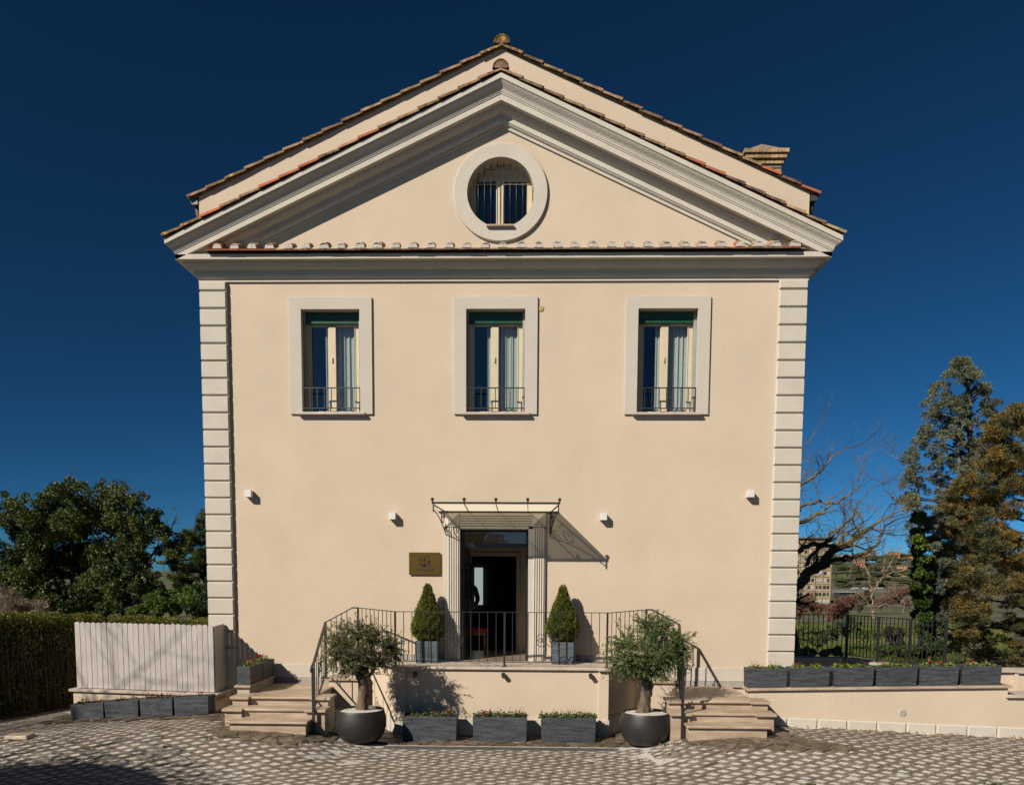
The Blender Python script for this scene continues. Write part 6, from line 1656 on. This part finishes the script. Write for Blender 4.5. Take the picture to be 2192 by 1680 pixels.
# ------------------------------------------------------------------ far town
TW = thing("apartment_tower", "tall yellow-framed apartment block seen through bare branches at the right", "building", (120, 377, -11))
YEL = mat("ochre_frame", (0.42, 0.32, 0.15), 0.9, 0.06, .3); BEI = mat("beige_panel", (0.46, 0.36, 0.26), 0.9, 0.08, .3); WINW = mat("white_shutter", (0.55, 0.53, 0.50), 0.6, 0.1, 1); WIND = mat("far_window_and_shade_dark", (0.05, 0.05, 0.055), 0.3, 0.3, 1)
x1 = 139.4; cw = 3.63; fh = 3.30; nf = 9; nc = 9; x0 = x1 - nc * cw; zb = -11.5
MB().box(x0, x1, 370.2, 384, zb, zb + nf * fh + 1.2).build("wall", BEI, TW)
MB().box(x0 - 1.4, x1 + 1.6, 368.8, 385, zb + nf * fh + 1.25, zb + nf * fh + 1.75).build("roof", mat("roof_slab", (0.16, 0.12, 0.09), 0.9), TW)
s = MB()
for f in range(nf + 1): s.box(x0, x1, 369.95, 370.19, zb + f * fh - .18, zb + f * fh + .18)
for c in range(nc + 1): s.box(x0 + c * cw - .14, x0 + c * cw + .14, 369.9, 370.19, zb, zb + nf * fh + 1.2)
s.build("frame", YEL, TW)
wm = {}
for nm, m in (("w", WINW), ("d", WIND)):
    q = MB().box(-.5, .5, 370.05, 370.18, 0, 1.5).mesh("window"); q.materials.append(m); wm[nm] = q
for c in range(nc - 5, nc):
    for f in range(nf):
        for k in range(2):
            o = link("window", wm["w" if rnd.random() < .5 else "d"], None, TW); o.location = (x0 + c * cw + 1.05 + k * 1.55, 0, zb + f * fh + .95); o.scale = (rnd.choice((.85, 1.2)), 1, 1)
ORG = mat("orange_render", (0.50, 0.20, 0.08), 0.9, 0.08, .1); RSH = mat("salmon_render", (0.45, 0.20, 0.13), 0.9, 0.08, .1)
def far_house(px, py0, py1, w, Y, m, label, roofc=None):
    a = sight(px, py1, Y); b = sight(px, py0, Y); wd = w * (Y + 15.65) / 1740
    t_ = thing("far_building", label, "building", tuple(a)); h = b.z - a.z
    MB().box(a.x - wd / 2, a.x + wd / 2, Y, Y + 14, a.z - 6, b.z).build("wall", m, t_)
    MB().box(a.x - wd / 2 - .5, a.x + wd / 2 + .5, Y - .5, Y + 14.5, b.z + .01, b.z + .6).build("roof", mat("far_roof", (0.30, 0.22, 0.18), .9), t_)
    n = max(2, int(wd / 4)); s = MB(); fl = max(1, int(h / 3.2))
    for f in range(fl):
        for k in range(n):
            x = a.x - wd / 2 + (k + .5) * wd / n; q = MB().box(x - .6, x + .6, Y - .08, Y - .01, b.z - 2.4 - f * 3.2, b.z - 1.0 - f * 3.2); q.build("window", WIND, t_)
far_house(1918, 1182, 1192, 17, 1080, ORG, "small bright orange block on the ridge, the most vivid one")
far_house(1950, 1185.5, 1192, 32, 1090, ORG, "long low orange building on the ridge touching the cedar")
far_house(1850, 1184, 1192, 18, 1085, RSH, "orange-roofed building on the ridge behind the bare limbs")
far_house(1868, 1178, 1190, 12, 1100, mat("grey_block", (0.30, 0.28, 0.26), .9), "grey building block on the ridge between orange ones")
far_house(1812, 1187, 1193, 34, 1100, mat("pale_block", (0.42, 0.38, 0.34), .9), "long pale building on the ridge beside the tower")
far_house(1843, 1196, 1215, 15, 930, RSH, "salmon building standing among the pines on the hillside")
far_house(1903, 1212, 1224, 10, 900, ORG, "orange building low on the hillside among pine trunks")
far_house(1936, 1211, 1222, 12, 905, mat("peach_render", (0.55, 0.33, 0.16), .9), "peach building low on the hillside near the ivy")
cr_ = MB().box(-.6, .6, -.6, .6, 0, 11).build("chimney_stack", RSH); q = sight(1881, 1187, 1095); cr_.location = (q.x, 1095, q.z - 6); tag(cr_, "thin orange tower on the skyline between ridge buildings", "tower")

# umbrella pines over the hill
def lumpy(name, fl, seed, m):
    import bmesh
    bm = bmesh.new(); bmesh.ops.create_icosphere(bm, subdivisions=4, radius=1)
    for v in bm.verts:
        p = v.co.copy(); k = 1 + .16 * noise.noise(p * 2.2 + Vector((seed, 0, 0))) + .13 * noise.noise(p * 6 + Vector((0, seed, 0))) + .08 * noise.noise(p * 15)
        v.co = Vector((p.x * k, p.y * k, (p.z * fl if p.z > 0 else p.z * fl * .45) * k))
    me = bpy.data.meshes.new(name); bm.to_mesh(me); bm.free(); me.materials.append(m); return me
PINE = mat("pine_crown", (0.018, 0.032, 0.008), 0.95, 0.5, 2.5, 9, base2=(0.060, 0.075, 0.018), bump=1.0, bscale=9)
crm = [lumpy("crown", .42, k * 3.1, PINE) for k in range(3)]
trm = MB().tube([(0, 0, -9), (.1, 0, -4), (0, 0, 0)], [.35, .3, .25], 6).mesh("trunk"); trm.materials.append(mat("pine_trunk", (0.17, 0.12, 0.09), .9))
def pine(px, py, Y, w):
    c = sight(px, py, Y); r_ = w * (Y + 15.65) / 1740 / 2
    t_ = thing("umbrella_pine", "round-topped umbrella pine on the distant wooded hill", "tree", (c.x, c.y, c.z - 9), "umbrella pines covering the distant hill")
    o = link("crown", rnd.choice(crm), None, t_); o.location = c; o.scale = (r_, r_, r_ * rnd.uniform(.8, 1.1)); o.rotation_euler = (0, 0, rnd.uniform(0, 6))
    o = link("trunk", trm, None, t_); o.location = c
rows_ = [(1193, 1080, 24, 1785, 1975, 13), (1200, 1010, 26, 1788, 1975, 12), (1209, 950, 26, 1782, 1978, 13), (1218, 900, 24, 1795, 1975, 10), (1228, 850, 26, 1785, 1970, 11), (1240, 810, 22, 1782, 1975, 11), (1250, 770, 18, 1790, 1900, 8)]
for y, Y, w, xa_, xb_, n in rows_:
    for k in range(n):
        pine(xa_ + (xb_ - xa_) * (k + rnd.uniform(.2, .8)) / n, y + rnd.uniform(-4, 4), Y + rnd.uniform(-30, 30), w * rnd.uniform(.8, 1.25))
for k in range(26): pine(-60 + 540 * (k + rnd.random()) / 26, 1200 + rnd.uniform(-3, 10), 900 + rnd.uniform(-60, 120), 26 * rnd.uniform(.8, 1.3))
# parking
def car_mesh():
    s = MB(); s.frustum(-2.1, 2.1, -.88, .88, .35, .85, 0, .05); s.frustum(-1.3, 1.1, -.80, .80, .85, 1.42, 0, .28); return s
cb = car_mesh(); glm = mat("car_glass", (0.03, 0.035, 0.04), .2); tym = mat("tyre", (0.02, 0.02, 0.02), .8)
whl = MB().tube([(0, -.12, 0), (0, .12, 0)], .32, 10).mesh("wheel"); whl.materials.append(tym)
win = MB().frustum(-1.15, .95, -.83, .83, .93, 1.25, 0, .10).mesh("windows"); win.materials.append(glm)
colsn = [("white", (.7, .7, .7)), ("silver", (.4, .4, .42)), ("dark blue", (.03, .05, .12)), ("white", (.7, .7, .7)), ("red", (.35, .03, .03)), ("black", (.03, .03, .03)), ("silver", (.4, .4, .42))]
cmm = {}
for k in range(16):
    px = 1828 + k * 7.6 if k < 7 else 1882 + (k - 7) * 7.6
    nm, c = colsn[k % 7]
    if nm not in cmm:
        me = cb.mesh("body"); me.materials.append(mat(nm.replace(' ', '_') + "_car_paint", c, .3, .03)); cmm[nm] = me
    q = sight(px, 1262 - (k % 2) * 1.5, 620); q.z = terr(q.x, 620) - .0
    q = sight(px, 1261, 620); t_ = thing("parked_car", nm + " car parked in the distant row below the pine hill", "car", (q.x, 620 + (k % 3), q.z), "cars parked below the pine hill")
    for (n_, me) in (("body", cmm[nm]), ("windows", win)):
        o = link(n_, me, None, t_); o.location = (q.x, 620 + (k % 3), q.z); o.rotation_euler = (0, 0, rnd.choice((0, PI)) + rnd.uniform(-.3, .3))
    for dx, dy in ((-1.35, -.8), (1.35, -.8), (-1.35, .8), (1.35, .8)):
        o = link("wheel", whl, None, t_); o.location = (q.x + dx, 620 + (k % 3) + dy, q.z + .32)
q = sight(1870, 1262, 620)
tag(MB().box(q.x - 50, q.x + 60, 600, 660, q.z - 2, q.z - .02).build("parking_area", mat("pale_asphalt", (0.15, 0.14, 0.13), .9)), kind='structure')
q0_ = sight(1813, 1267, 430)
sh = thing("carport", "pale flat-roofed shelter in the valley left of the parked cars", "shelter", (q0_.x, 430, q0_.z - 3))
MB().box(q0_.x - 4, q0_.x + 5, 430, 440, q0_.z - .2, q0_.z + .3).build("roof", mat("pale_green_roof", (0.30, 0.32, 0.26), .8), sh)
MB().box(q0_.x - 3.6, q0_.x + 4.6, 431, 439, q0_.z - 6, q0_.z - .21).build('shade_box', WIND, sh)  # solid dark box stands in for the shade under the roof

# ------------------------------------------------------------------ behind and beside the camera: what throws the shadows at the left
t_ = thing("bare_tree", "tall leafless tree standing left of the courtyard entrance", "tree", (-15.6, -9.4, 0))
mb = MB(); rr_ = random.Random(23)
mb.tube([(-15.6, -9.4, -.2), (-15.5, -9.3, 2), (-15.4, -9.2, 4.2)], [.24, .19, .15], 9)
for k in range(9):
    a = 2 * PI * k / 9; grow(mb, Vector((-15.4, -9.2, 3.0 + k * .14)), Vector((math.cos(a) * .8, math.sin(a) * .8, .75)), 4.4, .075, 3, rr_, wig=.16, nchild=(3, 5), minr=.006)
mb.build("trunk_and_branches", BARKD, t_)
t_ = thing("shadow_bush", "rounded evergreen added out of view to shadow the near left paving", "shrub", (-10.8, -10.0, 0))
DC = (-10.76, -10.0, 2.4)  # unseen bush, added and shaped to cast the curved shadow on the paving
me = lumpy("inner_mass", 1.0, 4.4, mat("bush_depth", (0.02, 0.03, 0.01), .9)); 
for v in me.vertices:
    p = v.co.normalized() * 2.52; v.co = Vector((p.x + DC[0], p.y + DC[1], p.z + DC[2]))
link("inner_mass", me, None, t_)
P, D = blobs([(*DC, 2.6, 2.6, 2.6)], 16000, .97); V, F = leafgeo(P, D + rng.normal(size=P.shape) * .8, .10, .06); fastmesh("foliage", V, F, OAK, t_)
# a line of evergreens behind the camera (they show in the panes)
for k, (x, y, h) in enumerate(((-16, -30, 7.0), (-5, -34, 5.5), (7, -33, 6.5), (17, -29, 7.5), (27, -27, 6.0))):
    t_ = thing("evergreen", "evergreen tree behind the photographer", "tree", (x, y, 0), "evergreens behind the photographer")
    P, D = blobs([(x + rng.normal() * 1.5, y + rng.normal(), h * rng.uniform(.35, .9), 1.8, 1.8, 1.5) for _ in range(9)], 9000, .4); V, F = leafgeo(P, D + rng.normal(size=P.shape) * .7, .32, .2); fastmesh("crown", V, F, OAK, t_)
    MB().tube([(x, y, 0), (x, y, h * .7)], [.3, .15], 8).build("trunk", BARKD, t_)
